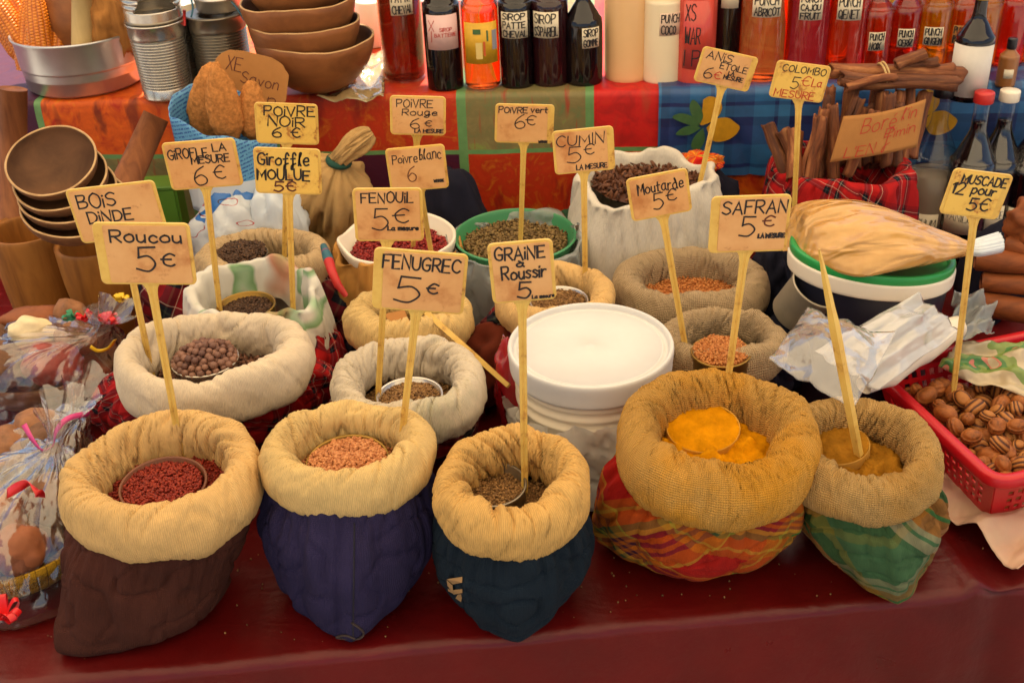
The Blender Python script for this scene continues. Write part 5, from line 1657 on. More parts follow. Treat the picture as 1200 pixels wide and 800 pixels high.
# ---------------------------------------------------------------- blue paper bag with loofahs, white carrier bag below
M_BLUEP = Mat('blue_striped_paper')
sx_ = M_BLUEP.n('SeparateXYZ'); M_BLUEP.l(M_BLUEP.coord('Object'), sx_.inputs[0])
ba = M_BLUEP.math('FRACT', M_BLUEP.math('MULTIPLY', M_BLUEP.math('ADD', sx_.outputs[2], M_BLUEP.math('MULTIPLY', sx_.outputs[0], -.3)), 150))
txw = M_BLUEP.noise(M_BLUEP.coord('Object', (400, 400, 150)), 1, 2)
ln = M_BLUEP.math('MULTIPLY', M_BLUEP.math('GREATER_THAN', ba, .55), M_BLUEP.math('GREATER_THAN', txw, .45))
c1_ = M_BLUEP.mix(ln, srgb(96, 160, 204), srgb(40, 92, 160))
zr = M_BLUEP.ramp(sx_.outputs[2], [(0, (0, 0, 0, 1)), (.055, (1, 1, 1, 1))], 'CONSTANT')
M_BLUEP.col(M_BLUEP.mix(zr, srgb(206, 214, 222), c1_))
M_BLUEP.set(Roughness=.5)
c = at(272, 205, y=1.80)
zt = at(272, 140, y=1.80).z
t = thing('blue_paper_bag', 'blue paper bag printed with fine lines, standing open by the shelf with loofahs', 'bag', (c.x, c.y, c.z - .05))
hz_ = zt - (c.z - .05)
V = []
nu = 90
for i in range(nu):
    f = 2 * PI * i / nu
    for j in range(16):
        q = j / 15
        top_ = hz_ * (1.0 - .18 * math.cos(f + .2) + .06 * nz(math.cos(f) * 2, math.sin(f) * 2, 2)) + .03 * max(0, math.sin(f))
        r = .066 + .008 * q + .004 * nz(math.cos(f) * 3, math.sin(f) * 3, q * 2)
        V.append((r * math.cos(f) * 1.12, r * math.sin(f) * .8, top_ * q))
o = mesh_obj('paper_wall', V, grid_faces(nu, 16, True), M_BLUEP, t, True)
m = o.modifiers.new('sheet', 'SOLIDIFY'); m.thickness = .0012
M_LOOF = plain('loofah_fibre', srgb(184, 122, 68), .95, .35, 160, 1.0, spec=.05, bscale=220)
for lb, (px, py), (sx, sz), yy, ry in (('pale tan loofah with a knob, standing foremost in the blue bag', (262, 122), (.028, .062), 1.775, -.03), ('rough brown loofah leaning behind in the blue bag', (246, 118), (.034, .066), 1.83, .25), ('loofah at the right edge of the blue bag', (296, 130), (.026, .05), 1.79, .1)):
    V, F, U = ball(sx, .02, sz, 40, 36, .1, 3, px * .1)
    V = [tuple(Vector(v) * (1 + .03 * nz(v[0] * 300, v[1] * 300, v[2] * 300))) for v in V]
    V = [(x * (1 - .25 * (z / sz)), y, z) for x, y, z in V]
    o = mesh_obj('loofah', V, F, M_LOOF, None, True, U)
    o.location = at(px, py, y=yy); o.rotation_euler = (0, ry, 0)
    tag(o, lb, 'loofah', 'loofahs in the blue bag')
# brown paper with a handwritten note behind the loofahs
cn = [at(252, 120, y=1.86), at(336, 140, y=1.86), at(330, 76, y=1.88), at(252, 50, y=1.88)]
ctr = sum(cn, Vector()) / 4
ex = (cn[1] - cn[0]).normalized(); ey = (cn[3] - cn[0]); ey = (ey - ex * ey.dot(ex)).normalized(); ez = ex.cross(ey)
t = thing('brown_paper_note', 'torn brown paper with handwriting, stuck in the blue bag behind the loofahs', 'paper')
Mx = Matrix((ex, ey, ez)).transposed().to_4x4(); Mx.translation = ctr
t.matrix_world = Mx
P_ = []
for a in range(48):
    f = 2 * PI * a / 48
    e = 3.2
    P_.append((.062 * math.copysign(abs(math.cos(f)) ** (2 / e), math.cos(f)) * (1 + .06 * nz(math.cos(f) * 3, math.sin(f) * 3)), .048 * math.copysign(abs(math.sin(f)) ** (2 / e), math.sin(f)) * (1 + .1 * nz(math.cos(f) * 3, math.sin(f) * 3, 4))))
V, F = slab(P_, -.001, 0, .0003)
mesh_obj('paper_sheet', V, F, M_KRAFT, t, False)
V, F = write([("XE", .12, .34, .36, .26), ("Savon", .36, .92, .52, .2), ("n", .8, .92, .8, .2)], .11, .09, .0016, lambda x, y, l: (x, y, l + .0003), 5)
mesh_obj('lettering', V, F, M_INKB, t, False)
# white and blue carrier bag on the table
M_CARR = Mat('blue_white_carrier')
ob = M_CARR.coord('Object')
kk_ = M_CARR.ramp(M_CARR.noise(ob, 20, 1, .3), [(0, srgb(198, 202, 206)), (.57, srgb(198, 202, 206)), (.575, srgb(40, 104, 176)), (.64, srgb(40, 104, 176)), (.645, srgb(198, 202, 206))], 'CONSTANT')
k2_ = M_CARR.ramp(M_CARR.noise(M_CARR.coord('Object', (1, 1, 2)), 24, 1, .3), [(0, (1, 1, 1, 1)), (.63, srgb(220, 90, 90)), (.655, (1, 1, 1, 1))], 'CONSTANT')
M_CARR.col(M_CARR.mix(1, kk_, k2_, 'MULTIPLY'))
M_CARR.set(Roughness=.35)
M_CARR.bump(M_CARR.noise(ob, 30, 4), .5, .006)
c = at(272, 232, y=1.75)
V, F, U = ball(.085, .055, .11, 72, 44, .16, 2.2, 6)
VV = []
for v in V:
    d = Vector(v).normalized()
    VV.append(tuple(Vector(v) * (1 - .07 * math.exp(-(nz(d.x * 3, d.y * 3, d.z * 1.2) / .07) ** 2) + .03 * nz(d.x * 8, d.y * 8, d.z * 3))))
o = mesh_obj('carrier_bag', VV, F, M_CARR, None, True, U); o.location = (c.x, c.y, .87)
tag(o, 'stuffed white carrier bag with blue print under the GiROFLE sign', 'bag')
V, F, U = ball(.05, .035, .10, 60, 44, .2, 2.4, 9)
VV = [tuple(Vector(v) * (1 - .12 * math.exp(-(nz(v[0] * 40, v[1] * 40, v[2] * 5) / .08) ** 2))) for v in V]
M_WBAG = plain('white_bag_film', srgb(206, 214, 222), .4, .04, 10, .3, bscale=20)
o = mesh_obj('white_bag', VV, F, M_WBAG, None, True, U)
c = at(322, 232, y=1.74); o.location = (c.x, c.y, .90)
tag(o, 'limp white plastic bag hanging beside the tan tied bag', 'bag')
# green box at the left foot of the shelf
V, F = rbox(.07, .05, .1, .004, 2)
t = thing('green_box', 'bright green plastic box at the foot of the shelf, left of the carrier bag', 'box')
c = at(192, 246, y=1.86); t.location = (c.x, c.y, c.z)
mesh_obj('box_body', V, F, plain('green_box_plastic', srgb(92, 140, 40), .5, .06), t, False)
V, F = rbox(.074, .054, .008, .002); o = mesh_obj('box_lid', V, F, plain('green_box_lid', srgb(80, 124, 36), .5, .06), t, False); o.location = (0, 0, .05)

# ---------------------------------------------------------------- wooden mortars, nested bowls, pestles on the left
def mortar(label, px, pyt, pyb, wpx, y, taper=.82):
    ct = at(px, pyt, y=y)
    r = wpx / 2 / ppm(ct)
    h = ct.z - T0
    t = thing('wooden_mortar', label, 'mortar', (ct.x, ct.y, T0), (0, 0, 0), 'wooden mortars')
    V, F, U = lathe(smooth_prof([(0, 0), (r * taper * .9, 0), (r * taper, .008), (r * .93, h * .5), (r, h - .004), (r * .97, h), (r * .86, h), (r * .8, h - .02), (r * .6, h * .4), (0, h * .3)], 4), 64)
    mesh_obj('mortar_body', V, F, M_MORT, t, True, U)
    return ct, r
mc, mr = mortar('wide wooden mortar at the left edge under the nested bowls', 32, 268, 340, 92, 1.74)
mortar('wooden mortar tapering down, right of the wider one', 108, 285, 345, 86, 1.70, .62)
nb = at(70, 205, y=1.66)
g_ = 'nested wooden bowls on the mortars'
def up_axis(pxx, pyy): return (CAM - Vector(nb)).normalized()
for i, (lb, dx, dy, dz, r, h, rx, ry) in enumerate((
        ('widest outer wooden bowl of the tilted nest, at the bottom', .012, .0, -.060, .080, .052, .30, .12),
        ('second wooden bowl, nested inside the widest one', .008, .004, -.037, .074, .05, .34, .06),
        ('third wooden bowl with a chipped rim in the tilted nest', .004, .008, -.014, .071, .05, .40, .02),
        ('topmost wooden bowl of the tilted nest, its dark inside facing out', -.004, .012, .016, .068, .05, .52, .05))):
    bowl(lb, nb + Vector((dx, dy, dz - .03)), r, h, (rx, ry, 0), M_BWOOD, g_, 20 + i, .0035)
a, b = at(15, 270, y=1.80), at(15, 104, y=1.84)
V, F, U = tube([a, b], [15.5 / ppm(a)] * 2, 28)
tag(mesh_obj('thick_pestle', V, F, M_PEST, None, True, U), 'thick upright wooden pestle at the left edge of the picture', 'pestle')
a, b = at(140, 232, y=1.74), at(183, 136, y=1.80)
V, F, U = tube([a, a.lerp(b, .5), b], [17 / ppm(a), 16 / ppm(a), 15 / ppm(a)], 28)
tag(mesh_obj('slanted_pestle', V, F, M_PEST, None, True, U), 'slanted wooden pestle leaning out of the right mortar', 'pestle')

# ---------------------------------------------------------------- gift bowls in cellophane
M_CELLO = film('cellophane', (1, 1, 1, 1), .03, .75, .8, 12, (.9, .9, .9, 1), .16)
M_FLESH = [plain('fruit_tan', srgb(150, 100, 64), .7, .35, 40, .3), plain('fruit_cream', srgb(236, 214, 170), .7, .12, 30, .2), plain('fruit_red_brown', srgb(150, 66, 54), .6, .25, 40, .3), plain('fruit_orange_brown', srgb(146, 82, 46), .7, .2, 30, .2), plain('coconut_brown', srgb(112, 76, 52), .9, .3, 60, .6)]
def lump(label, p, s, mat, seed, rot):
    s = [q * 1.18 for q in s]
    V, F, U = ball(s[0], s[1], s[2], 48, 34, .17, 1.8, seed)
    V = [tuple(Vector(v) * (1 + .035 * nz(v[0] * 90, v[1] * 90, v[2] * 90 + seed) + .02 * nz(v[0] * 260, v[1] * 260, v[2] * 260))) for v in V]
    o = mesh_obj('carved_fruit', V, F, M_FLESH[mat], None, True, U)
    o.location = p; o.rotation_euler = rot
    tag(o, label, 'fruit', 'pieces in the gift bowls')
def gift(label, c, rx, ry, h, pieces, seed, bowlmat, neck, shellh):
    t = thing('gift_bowl', label, 'bowl', (c.x, c.y, T0 + .002), (0, 0, 0))
    V, F, U = lathe(bowl_prof(1.0, h, .05), 72)
    V = [(x * rx, y * ry, z) for x, y, z in V]
    mesh_obj('bowl_shell', V, F, bowlmat, t, True, [(u * rx, v * .1) for u, v in U])
    for (lb, dx, dy, dz, s, m, ro) in pieces:
        lump(lb, Vector((c.x + dx, c.y + dy, T0 + dz)), s, m, seed + dx * 90 + dy * 70, ro)
    # cellophane: closed crinkled dome gathered to a neck
    V, U = [], []
    nu, nv = 150, 60
    nk = Vector(neck) - Vector((c.x, c.y, T0))
    for i in range(nu):
        f = 2 * PI * i / nu
        for j in range(nv):
            q = j / (nv - 1)
            if q < .75:
                a = q / .75 * PI * .5 * 1.06 - .12
                r = math.cos(max(a, 0)) ** .7 if a > 0 else 1 - .15 * (-a / .12)
                x, y, z = rx * 1.07 * r * math.cos(f), ry * 1.07 * r * math.sin(f), .004 + max(0, shellh * math.sin(max(a, 0))) * .95 + .0
                top_ = (0, 0, shellh)
                k_ = (q / .75) ** 3
                x += (nk.x) * k_ * .9; y += nk.y * k_ * .9
                z = z * (1 - k_) + (nk.z - .01) * k_
            else:
                s_ = (q - .75) / .25
                rr_ = .010 + .026 * s_ ** 1.3
                dn_ = Vector((nk.x, nk.y, 0)).normalized() if Vector((nk.x, nk.y, 0)).length > .01 else Vector((1, 0, 0))
                o_ = nk + (dn_ * .5 + Vector((0, 0, .6))) * (.055 * s_)
                x, y, z = o_.x + rr_ * math.cos(f) * .8, o_.y + rr_ * math.sin(f), o_.z - rr_ * .3 * math.cos(f)
            am = .010 if q < .7 else .012 * (q - .6)
            n_ = Vector((math.cos(f), math.sin(f), .5))
            d = am * (1.2 * nz(math.cos(f) * 3 + q * 2, math.sin(f) * 3, seed + q * 4) + .8 * abs(nz(math.cos(f) * 7, math.sin(f) * 7, seed + q * 6)) + .5 * abs(nz(math.cos(f) * 15, math.sin(f) * 15, q * 16)) )
            if q > .75: d += .007 * (q - .75) * 4 * math.sin(f * 5 + seed)
            V.append((x + n_.x * d, y + n_.y * d, max(.003, z + n_.z * d)))
            U.append((f, q))
    o = mesh_obj('cellophane_wrap', V, grid_faces(nu, nv, True), M_CELLO, None, True, U)
    o.location = (c.x, c.y, T0 + .001)
    tag(o, 'crinkled clear cellophane round the ' + ' '.join(label.split()[:9]), 'wrapping')
    return t
c = at(55, 428, z=.82)
nk = at(118, 385, z=.90)
gift('wooden gift bowl of carved fruit beside the cream linen sack', c, .118, .105, .075, [
    ('cream coloured wedge on top of the upper gift bowl', -.006, .0, .115, (.030, .018, .026), 1, (.3, .5, .4)),
    ('dark red round piece at the right front of the upper gift bowl', .035, -.055, .095, (.036, .03, .028), 2, (0, .2, .3)),
    ('brown hairy round piece at the front of the upper gift bowl', -.045, -.06, .095, (.038, .034, .03), 4, (.2, 0, .3)),
    ('orange brown long piece at the back of the upper gift bowl', -.02, .05, .11, (.046, .02, .02), 3, (.1, .1, .2)),
    ('tan pointed piece standing at the back of the upper gift bowl', .035, .045, .115, (.022, .018, .028), 0, (.2, .1, 0)),
    ('brown grey piece at the left of the upper gift bowl', -.08, .0, .105, (.03, .03, .025), 4, (.2, .1, 0)),
    ('pale brown piece right of the cream wedge', .055, .0, .105, (.026, .022, .02), 0, (0, .4, .2)),
    ('tan filling piece under the cream wedge', 0, -.01, .075, (.05, .05, .03), 0, (0, 0, 0))], 3.0, M_BWOOD, nk, .135)
M_STRAW = plaid('woven_straw', [(0, k(196, 148, 40)), (.45, k(60, 40, 20)), (.55, k(196, 148, 40))], [(0, k(180, 132, 36)), (.5, k(110, 70, 24))], .012, 0, .8)
c = at(18, 628, z=.82)
nk = at(66, 512, z=.90)
gift('woven straw gift bowl of fruit at the lower left corner', c, .098, .098, .07, [
    ('pale tan piece on top of the lower gift bowl', -.012, -.005, .10, (.034, .028, .024), 0, (.2, .3, .1)),
    ('orange brown round piece at the front of the lower gift bowl', .03, -.055, .085, (.028, .024, .024), 3, (0, .2, .3)),
    ('grey brown round piece at the right of the lower gift bowl', .052, .02, .095, (.032, .03, .03), 4, (0, .2, .3)),
    ('tan piece at the front left of the lower gift bowl', -.03, -.055, .09, (.032, .03, .026), 0, (0, .2, 1)),
    ('dark filling piece in the lower gift bowl', 0, 0, .06, (.06, .06, .03), 4, (0, 0, 0))], 7.0, M_STRAW, nk, .13)
c = at(38, 530, z=.83)
gift('small gift bowl of round brown nuts between the two larger gift bowls', c, .075, .07, .06, [
    ('round brown nut at the right of the middle gift bowl', .028, -.005, .08, (.03, .03, .03), 4, (0, 0, 0)),
    ('round tan nut at the left of the middle gift bowl', -.03, -.01, .08, (.03, .03, .028), 0, (0, .3, 0)),
    ('brown nut at the back of the middle gift bowl', .0, .03, .085, (.028, .026, .026), 0, (0, .3, 1))], 11.0, M_BWOOD, at(92, 480, z=.87), .105)
# ribbons
M_RIBM = {'pink': plain('pink_ribbon', srgb(206, 60, 130), .3, .05), 'red': plain('red_ribbon', srgb(214, 30, 34), .35, .05), 'yellow': plain('yellow_ribbon', srgb(232, 190, 40), .35, .05), 'green': plain('green_ribbon', srgb(40, 130, 90), .35, .05)}
def ribbon(label, pts, z, col, wd=.006):
    P_ = [Vector(p) for p in smooth_prof([tuple(at(x, y, z=z + (q[2] if len(q) > 2 else 0))) for q in pts for x, y in [q[:2]]], 6)]
    V = []
    for i, p in enumerate(P_):
        d = (P_[min(i + 1, len(P_) - 1)] - P_[max(i - 1, 0)]).normalized()
        s_ = d.cross(Vector((0, -.5, .8))).normalized()
        s_ = (s_ * math.cos(i * .12) + d.cross(s_) * math.sin(i * .12))
        V += [p - s_ * wd / 2, p + s_ * wd / 2]
    o = mesh_obj('ribbon', V, [(2 * i, 2 * i + 1, 2 * i + 3, 2 * i + 2) for i in range(len(P_) - 1)], M_RIBM[col], None, True)
    m = o.modifiers.new('sheet', 'SOLIDIFY'); m.thickness = .0005
    tag(o, label, 'ribbon')
ribbon('pink ribbon curl standing up from the middle gift bowl', [(28, 497, .03), (38, 515, .02), (50, 528, .01), (62, 522, .01), (66, 505, .03), (80, 490, .04), (105, 484, .03)], .88, 'pink', .007)
ribbon('yellow ribbon curl at the neck of the upper cellophane', [(106, 406, .01), (115, 411, .0), (127, 408, .0), (135, 398, .02)], .9, 'yellow', .005)
ribbon('red ribbon on the lower gift bowl', [(8, 578, 0), (22, 570, .012), (34, 566, .015), (44, 576, .01), (48, 582, 0)], .89, 'red', .012)
def bow(label, px, py, z, col, seed, n=5, sz=.012):
    mb = MB()
    r_ = random.Random(seed)
    c_ = at(px, py, z=z)
    for q in range(n):
        a = 2 * PI * q / n + r_.random()
        d = Vector((math.cos(a), math.sin(a) * .7, r_.uniform(.2, .9))).normalized()
        s_ = d.cross(Vector((0, 0, 1))).normalized() * .004
        pr = [c_, c_ + d * sz + Vector((0, 0, sz * .5)), c_ + d * sz * 1.5, c_ + d * sz * .9 - Vector((0, 0, sz * .3)), c_]
        pr = [Vector(p) for p in smooth_prof([tuple(p) for p in pr], 5)]
        V = []
        for p in pr: V += [p - s_, p + s_]
        mb.add(V, [(2 * i, 2 * i + 1, 2 * i + 3, 2 * i + 2) for i in range(len(pr) - 1)])
    V, F, U = ball(.005, .005, .004, 10, 8); mb.add([Vector(v) + c_ for v in V], F)
    o = mb.build('ribbon_bow', M_RIBM[col], None, True)
    tag(o, label, 'bow')
bow('red ribbon bow at the neck of the upper cellophane', 128, 378, .90, 'red', 1, 7)
bow('orange red ribbon bow beside the cream wedge', 100, 374, .905, 'red', 2, 5, .01)
bow('green ribbon bow at the upper cellophane neck', 84, 373, .905, 'green', 3, 4, .009)
bow('yellow ribbon bow near the wooden mortar', 142, 352, .9, 'yellow', 4, 5, .009)
bow('red ribbon bow at the lower left corner', 6, 722, .81, 'red', 5, 7, .016)
# ---------------------------------------------------------------- tub with a bag of brown powder
c = at(1022, 297, z=.985)
rt_ = 99 / ppm(c)
TIL = (.0, .06, 0)
t = thing('plastic_tub', 'dark blue tub with a white and green lid rim and white flower print', 'tub', (c.x, c.y, T0 + .004))
H_ = c.z - T0 - .004
M_TUB = plain('navy_tub_plastic', srgb(26, 28, 44), .35, .1, 8)
V, F, U = lathe([(0, 0), (rt_ * .8, 0), (rt_ * .83, .005), (rt_ * .93, H_ - .03), (rt_ * .93, H_ - .004), (rt_ * .9, H_ - .004)], 88)
OV = .76
sh_ = lambda V, zz=.0: [(x, y * OV, z + (.12 * -x) * (z / H_)) for x, y, z in V]
mesh_obj('tub_body', sh_(V), F, M_TUB, t, True, U)
V, F, U = lathe(smooth_prof([(rt_ * .935, H_ - .028), (rt_ * .98, H_ - .027), (rt_ * .99, H_ - .012), (rt_ * .985, H_ - .006), (rt_ * .95, H_ - .005), (rt_ * .935, H_ - .01)], 4), 88)
mesh_obj('white_rim', sh_(V), F, M_WHITEP, t, True, U)
V, F, U = lathe(smooth_prof([(rt_ * .94, H_ - .008), (rt_ * .97, H_ - .004), (rt_ * .975, H_ + .004), (rt_ * .955, H_ + .0075), (rt_ * .9, H_ + .007), (rt_ * .88, H_)], 4) + [(0, H_ - .001)], 88)
mesh_obj('green_lid', sh_(V), F, plain('green_lid', srgb(28, 146, 72), .35, .05), t, True, U)
# print on the tub: white flower petals and a yellow line
def on_tub(a, z): 
    q = z / (H_ - .03); r = rt_ * (.83 + .10 * q) + .0008
    x, y = r * math.cos(a), r * math.sin(a)
    return (x, y * OV, z + (.12 * -x) * (z / H_))
a0 = math.atan2(CAM.y - c.y, CAM.x - c.x)
mb = MB()
for (da, dz, ra, rz) in ((-.10, .128, .05, .010), (.02, .136, .06, .012), (.14, .132, .05, .011), (.26, .126, .05, .009), (.06, .120, .06, .008)):
    P_ = [on_tub(a0 + da + ra * math.cos(q), dz + rz * math.sin(q)) for q in [2 * PI * i / 16 for i in range(16)]]
    mb.add([on_tub(a0 + da, dz)] + P_, [(0, i + 1, (i + 1) % 16 + 1) for i in range(16)])
mb.V = [(x * (1 + .002 * (i // 17)), y * (1 + .002 * (i // 17)), z) for i, (x, y, z) in enumerate(mb.V)]
mb.build('flower_print', M_WHITEP, t, False)
V = []
for i in range(30):
    a = a0 - .95 + .85 * i / 29
    for s_ in (0, .003): V.append(on_tub(a, .158 - .03 * i / 29 + s_))
mesh_obj('yellow_line', V, grid_faces(30, 2), plain('yellow_print', srgb(206, 176, 40), .4), t, True)

# bag of brown powder lying on the lid, neck to the right
M = Mat('powder_in_bag')
ob = M.coord('Object')
M.col(M.ramp(M.noise(ob, 22, 5, .65), [(.3, srgb(186, 134, 60)), (.7, srgb(204, 154, 80))]))
hh_ = M.math('ADD', M.math('POWER', M.noise(M.coord('Object', (8, 34, 34), (0, 0, .3)), 1, 1.5, .45, .6), 2.0), M.math('MULTIPLY', M.noise(M.coord('Object', (16, 60, 60), (0, 0, .5)), 1, 1, .5), .12))
nb1 = M.bump(hh_, .9, .022)
M.l(nb1, M.b.inputs['Coat Normal'])
M.set(Roughness=.5)
M.b.inputs['Coat Weight'].default_value = 1.0
M.b.inputs['Coat Roughness'].default_value = .05
M_PBAG = M.m
cz = c.z + .012
st = [(912, 266, .0015, .046), (922, 266, .006, .052), (940, 266, .022, .060), (965, 267, .030, .068), (1000, 270, .033, .073), (1035, 275, .031, .072), (1068, 281, .025, .060), (1096, 286, .019, .040), (1120, 289, .013, .022), (1136, 291, .009, .013), (1148, 290, .011, .017), (1172, 284, .012, .020)]
pts = smooth_prof([(*at(x, y, z=cz + hz * .82), hz, hy) for x, y, hz, hy in st], 9)
V, U = [], []
nn = 140
for i, p in enumerate(pts):
    q_ = i / (len(pts) - 1)
    for k_ in range(nn):
        a = 2 * PI * k_ / nn
        ca, sa = math.cos(a), math.sin(a)
        hy, hz = max(p[4], .002), max(p[3], .001)
        e = 1 + .08 * nz(ca * 1.6, sa * 1.6, i * .04)
        wl_ = max(0, .36 - q_) / .36; wr_ = max(0, q_ - .45) / .55
        fold_ = .10 * wl_ * nz(ca * 7, 3.0, 1 + q_ * 1.5) + .16 * wr_ * nz(ca * 7 , sa * 3 , 7 + q_) + .035 * nz(ca * 4 + q_ * 3, sa * 4, 2 + q_ * 5)
        fold_ -= .05 * math.exp(-(nz(ca * 2.6 - q_ * 2, 5 + sa, 3 + q_ * 2.2) / .06) ** 2)
        y_ = p[1] + hy * ca * (1 + .05 * nz(q_ * 9, 2.2, ca))
        z_ = p[2] + hz * math.copysign(abs(sa) ** 1.15, sa) * e + (hz + .004) * fold_ * (1.4 if sa > 0 else .3)
        droop = max(0, -ca) ** 2 * .022 * math.exp(-((q_ - .34) / .13) ** 2) + .012 * wl_ * max(0, -ca)
        V.append((p[0] + .10 * hy * ca + .006 * wl_ * nz(ca * 3, 1, 1), y_ - droop * .6, z_ - droop)); U.append((a * .05, q_ * .3))
F = grid_faces(len(pts), nn, False, True)
F.append(tuple(reversed(range(nn)))); F.append(tuple(range((len(pts) - 1) * nn, len(pts) * nn)))
cut = int(len(pts) * .80) * nn
MI = [1 if min(f) >= cut else 0 for f in F]
o = mesh_obj('powder_bag', V, F, None, None, True, U, None, [M_PBAG, M_WBAG], MI)
tag(o, 'bulging clear plastic bag of brown powder lying on the green lidded tub, neck twisted', 'bag')

# leaning empty tin left of the tub
V, F, U = lathe([(0, 0), (.036, 0), (.037, .002), (.0365, .06), (.038, .061), (.038, .063), (.036, .0635), (.035, .06), (.0345, .003), (0, .002)], 48)
t = thing('empty_tin', 'dull empty tin tilted between the grey ribbed sack and the dark tub', 'tin')
o = mesh_obj('tin_wall', V, F, M_TINL, t, True, U)
p = at(933, 368, z=.90); t.location = p; t.rotation_euler = (.35, .35, 0)
V, F, U = ball(.05, .05, .06, 30, 20, .2, 2, 4.4)
o = mesh_obj('folded_cloth', V, F, M_DARK, None, True, U); o.location = Vector((p.x, p.y + .01, .84)); tag(o, 'dark cloth under the tilted empty tin', 'cloth')

# white plastic film and roll over the curry sack
M_FILMW = film('white_plastic_film', (1, 1, 1, 1), .2, .35, .16, 5, (.94, .93, .92, 1), .1)
M_FILMT = film('thin_white_film', (1, 1, 1, 1), .6, .35, .15, 7, (.95, .94, .92, 1), .12)
sheet('plastic_sleeve', [at(900, 424, z=.99), at(1000, 478, z=.972), at(1050, 392, z=.99), at(945, 362, z=.99)], M_FILMW, 'thin clear plastic sleeve draped over the back of the green madras sack', 'plastic', amp=.010, seed=4.4, thick=.0003, arch=.016, folds=3)
sheet('plastic_sheet', [at(955, 410, z=.965), at(1032, 456, z=.925), at(1124, 388, z=.93), at(1074, 344, z=.985)], M_FILMT, 'creased white plastic sheet between the curry sack and the red basket', 'plastic', amp=.010, seed=6.4, thick=.0005, arch=.022, folds=3)
a, b = at(1012, 452, z=.895), at(1122, 382, z=.915)
t = thing('film_roll', 'white plastic roll lying along the rim of the red basket', 'roll')
pp = [a.lerp(b, q / 8) + Vector((0, 0, .003 * math.sin(q * 2))) for q in range(9)]
V, F, U = tube(pp, [.012, .017, .019, .018, .02, .019, .018, .017, .015], 28)
V = [Vector(v) + Vector((0, 0, .003 * nz(v[0] * 40, v[1] * 40, v[2] * 40))) for v in V]
mesh_obj('rolled_film', V, F, M_WHITEP, t, True, U)
sheet('grey_film', [at(1112, 400, z=.90), at(1165, 390, z=.90), at(1165, 350, z=.93), at(1118, 340, z=.93)], M_BAGW, 'grey see-through film crumpled at the back corner of the red basket', 'plastic', 30, 30, .02, 8.4, .0006, 16)

# ---------------------------------------------------------------- red basket of nutmegs
zr_ = .862
A, Bc = at(1026, 430, z=zr_), at(1168, 562, z=zr_)
e1 = (Bc - A); Lb = e1.length; e1.normalize()
e2 = Vector((-e1.y, e1.x, 0))
if e2.x < 0: e2 = -e2
WBK = .27
t = thing('red_basket', 'red plastic basket with a pierced lattice wall, full of nutmegs', 'basket', (A + e1 * Lb * .5 + e2 * WBK * .5) * 1.0)
t.location.z = T0 + .006
hB = zr_ - t.location.z
M_REDP = plain('red_plastic', srgb(190, 16, 28), .35, .08, 8, .04)
org = Vector(t.location)
def wall_panel(p0, p1, inward):
    """Sloping wall with square holes; p0, p1 top corners relative to the basket base."""
    mb = MB()
    n = max(6, int((p1 - p0).length / .0165)); m = 4
    d = (p1 - p0).normalized()
    def P_(u, v):
        x = p0 + (p1 - p0) * u
        base_in = inward * (.028 * (1 - v))
        base_c = d * (.028 * (1 - v) * (1 - 2 * u))
        return Vector((x.x, x.y, hB * v)) + base_in + base_c
    v0, v1 = .22, .86
    mb.add([P_(0, 0), P_(1, 0), P_(1, v0), P_(0, v0)], [(0, 1, 2, 3)])
    mb.add([P_(0, v1), P_(1, v1), P_(1, 1), P_(0, 1)], [(0, 1, 2, 3)])
    u0, u1 = .07, .93
    mb.add([P_(0, v0), P_(u0, v0), P_(u0, v1), P_(0, v1)], [(0, 1, 2, 3)])
    mb.add([P_(u1, v0), P_(1, v0), P_(1, v1), P_(u1, v1)], [(0, 1, 2, 3)])
    for i in range(n):
        for j in range(m):
            ua, ub = u0 + (u1 - u0) * i / n, u0 + (u1 - u0) * (i + 1) / n
            va, vb = v0 + (v1 - v0) * j / m, v0 + (v1 - v0) * (j + 1) / m
            k_, kv = (ub - ua) * .2, (vb - va) * .2
            o_ = [P_(ua, va), P_(ub, va), P_(ub, vb), P_(ua, vb)]
            i_ = [P_(ua + k_, va + kv), P_(ub - k_, va + kv), P_(ub - k_, vb - kv), P_(ua + k_, vb - kv)]
            mb.add(o_ + i_, [(0, 1, 5, 4), (1, 2, 6, 5), (2, 3, 7, 6), (3, 0, 4, 7)])
    return mb
cs = [A - org, Bc - org, Bc + e2 * WBK - org, A + e2 * WBK - org]
ctr_ = sum(cs, Vector()) / 4
for i in range(4):
    p0, p1 = cs[i], cs[(i + 1) % 4]
    mid = (p0 + p1) / 2
    inw = (ctr_ - mid); inw.z = 0; inw.normalize()
    mb = wall_panel(p0, p1, inw)
    o = mb.build('lattice_wall', M_REDP, t, False)
    m = o.modifiers.new('sheet', 'SOLIDIFY'); m.thickness = .0022; m.offset = 0
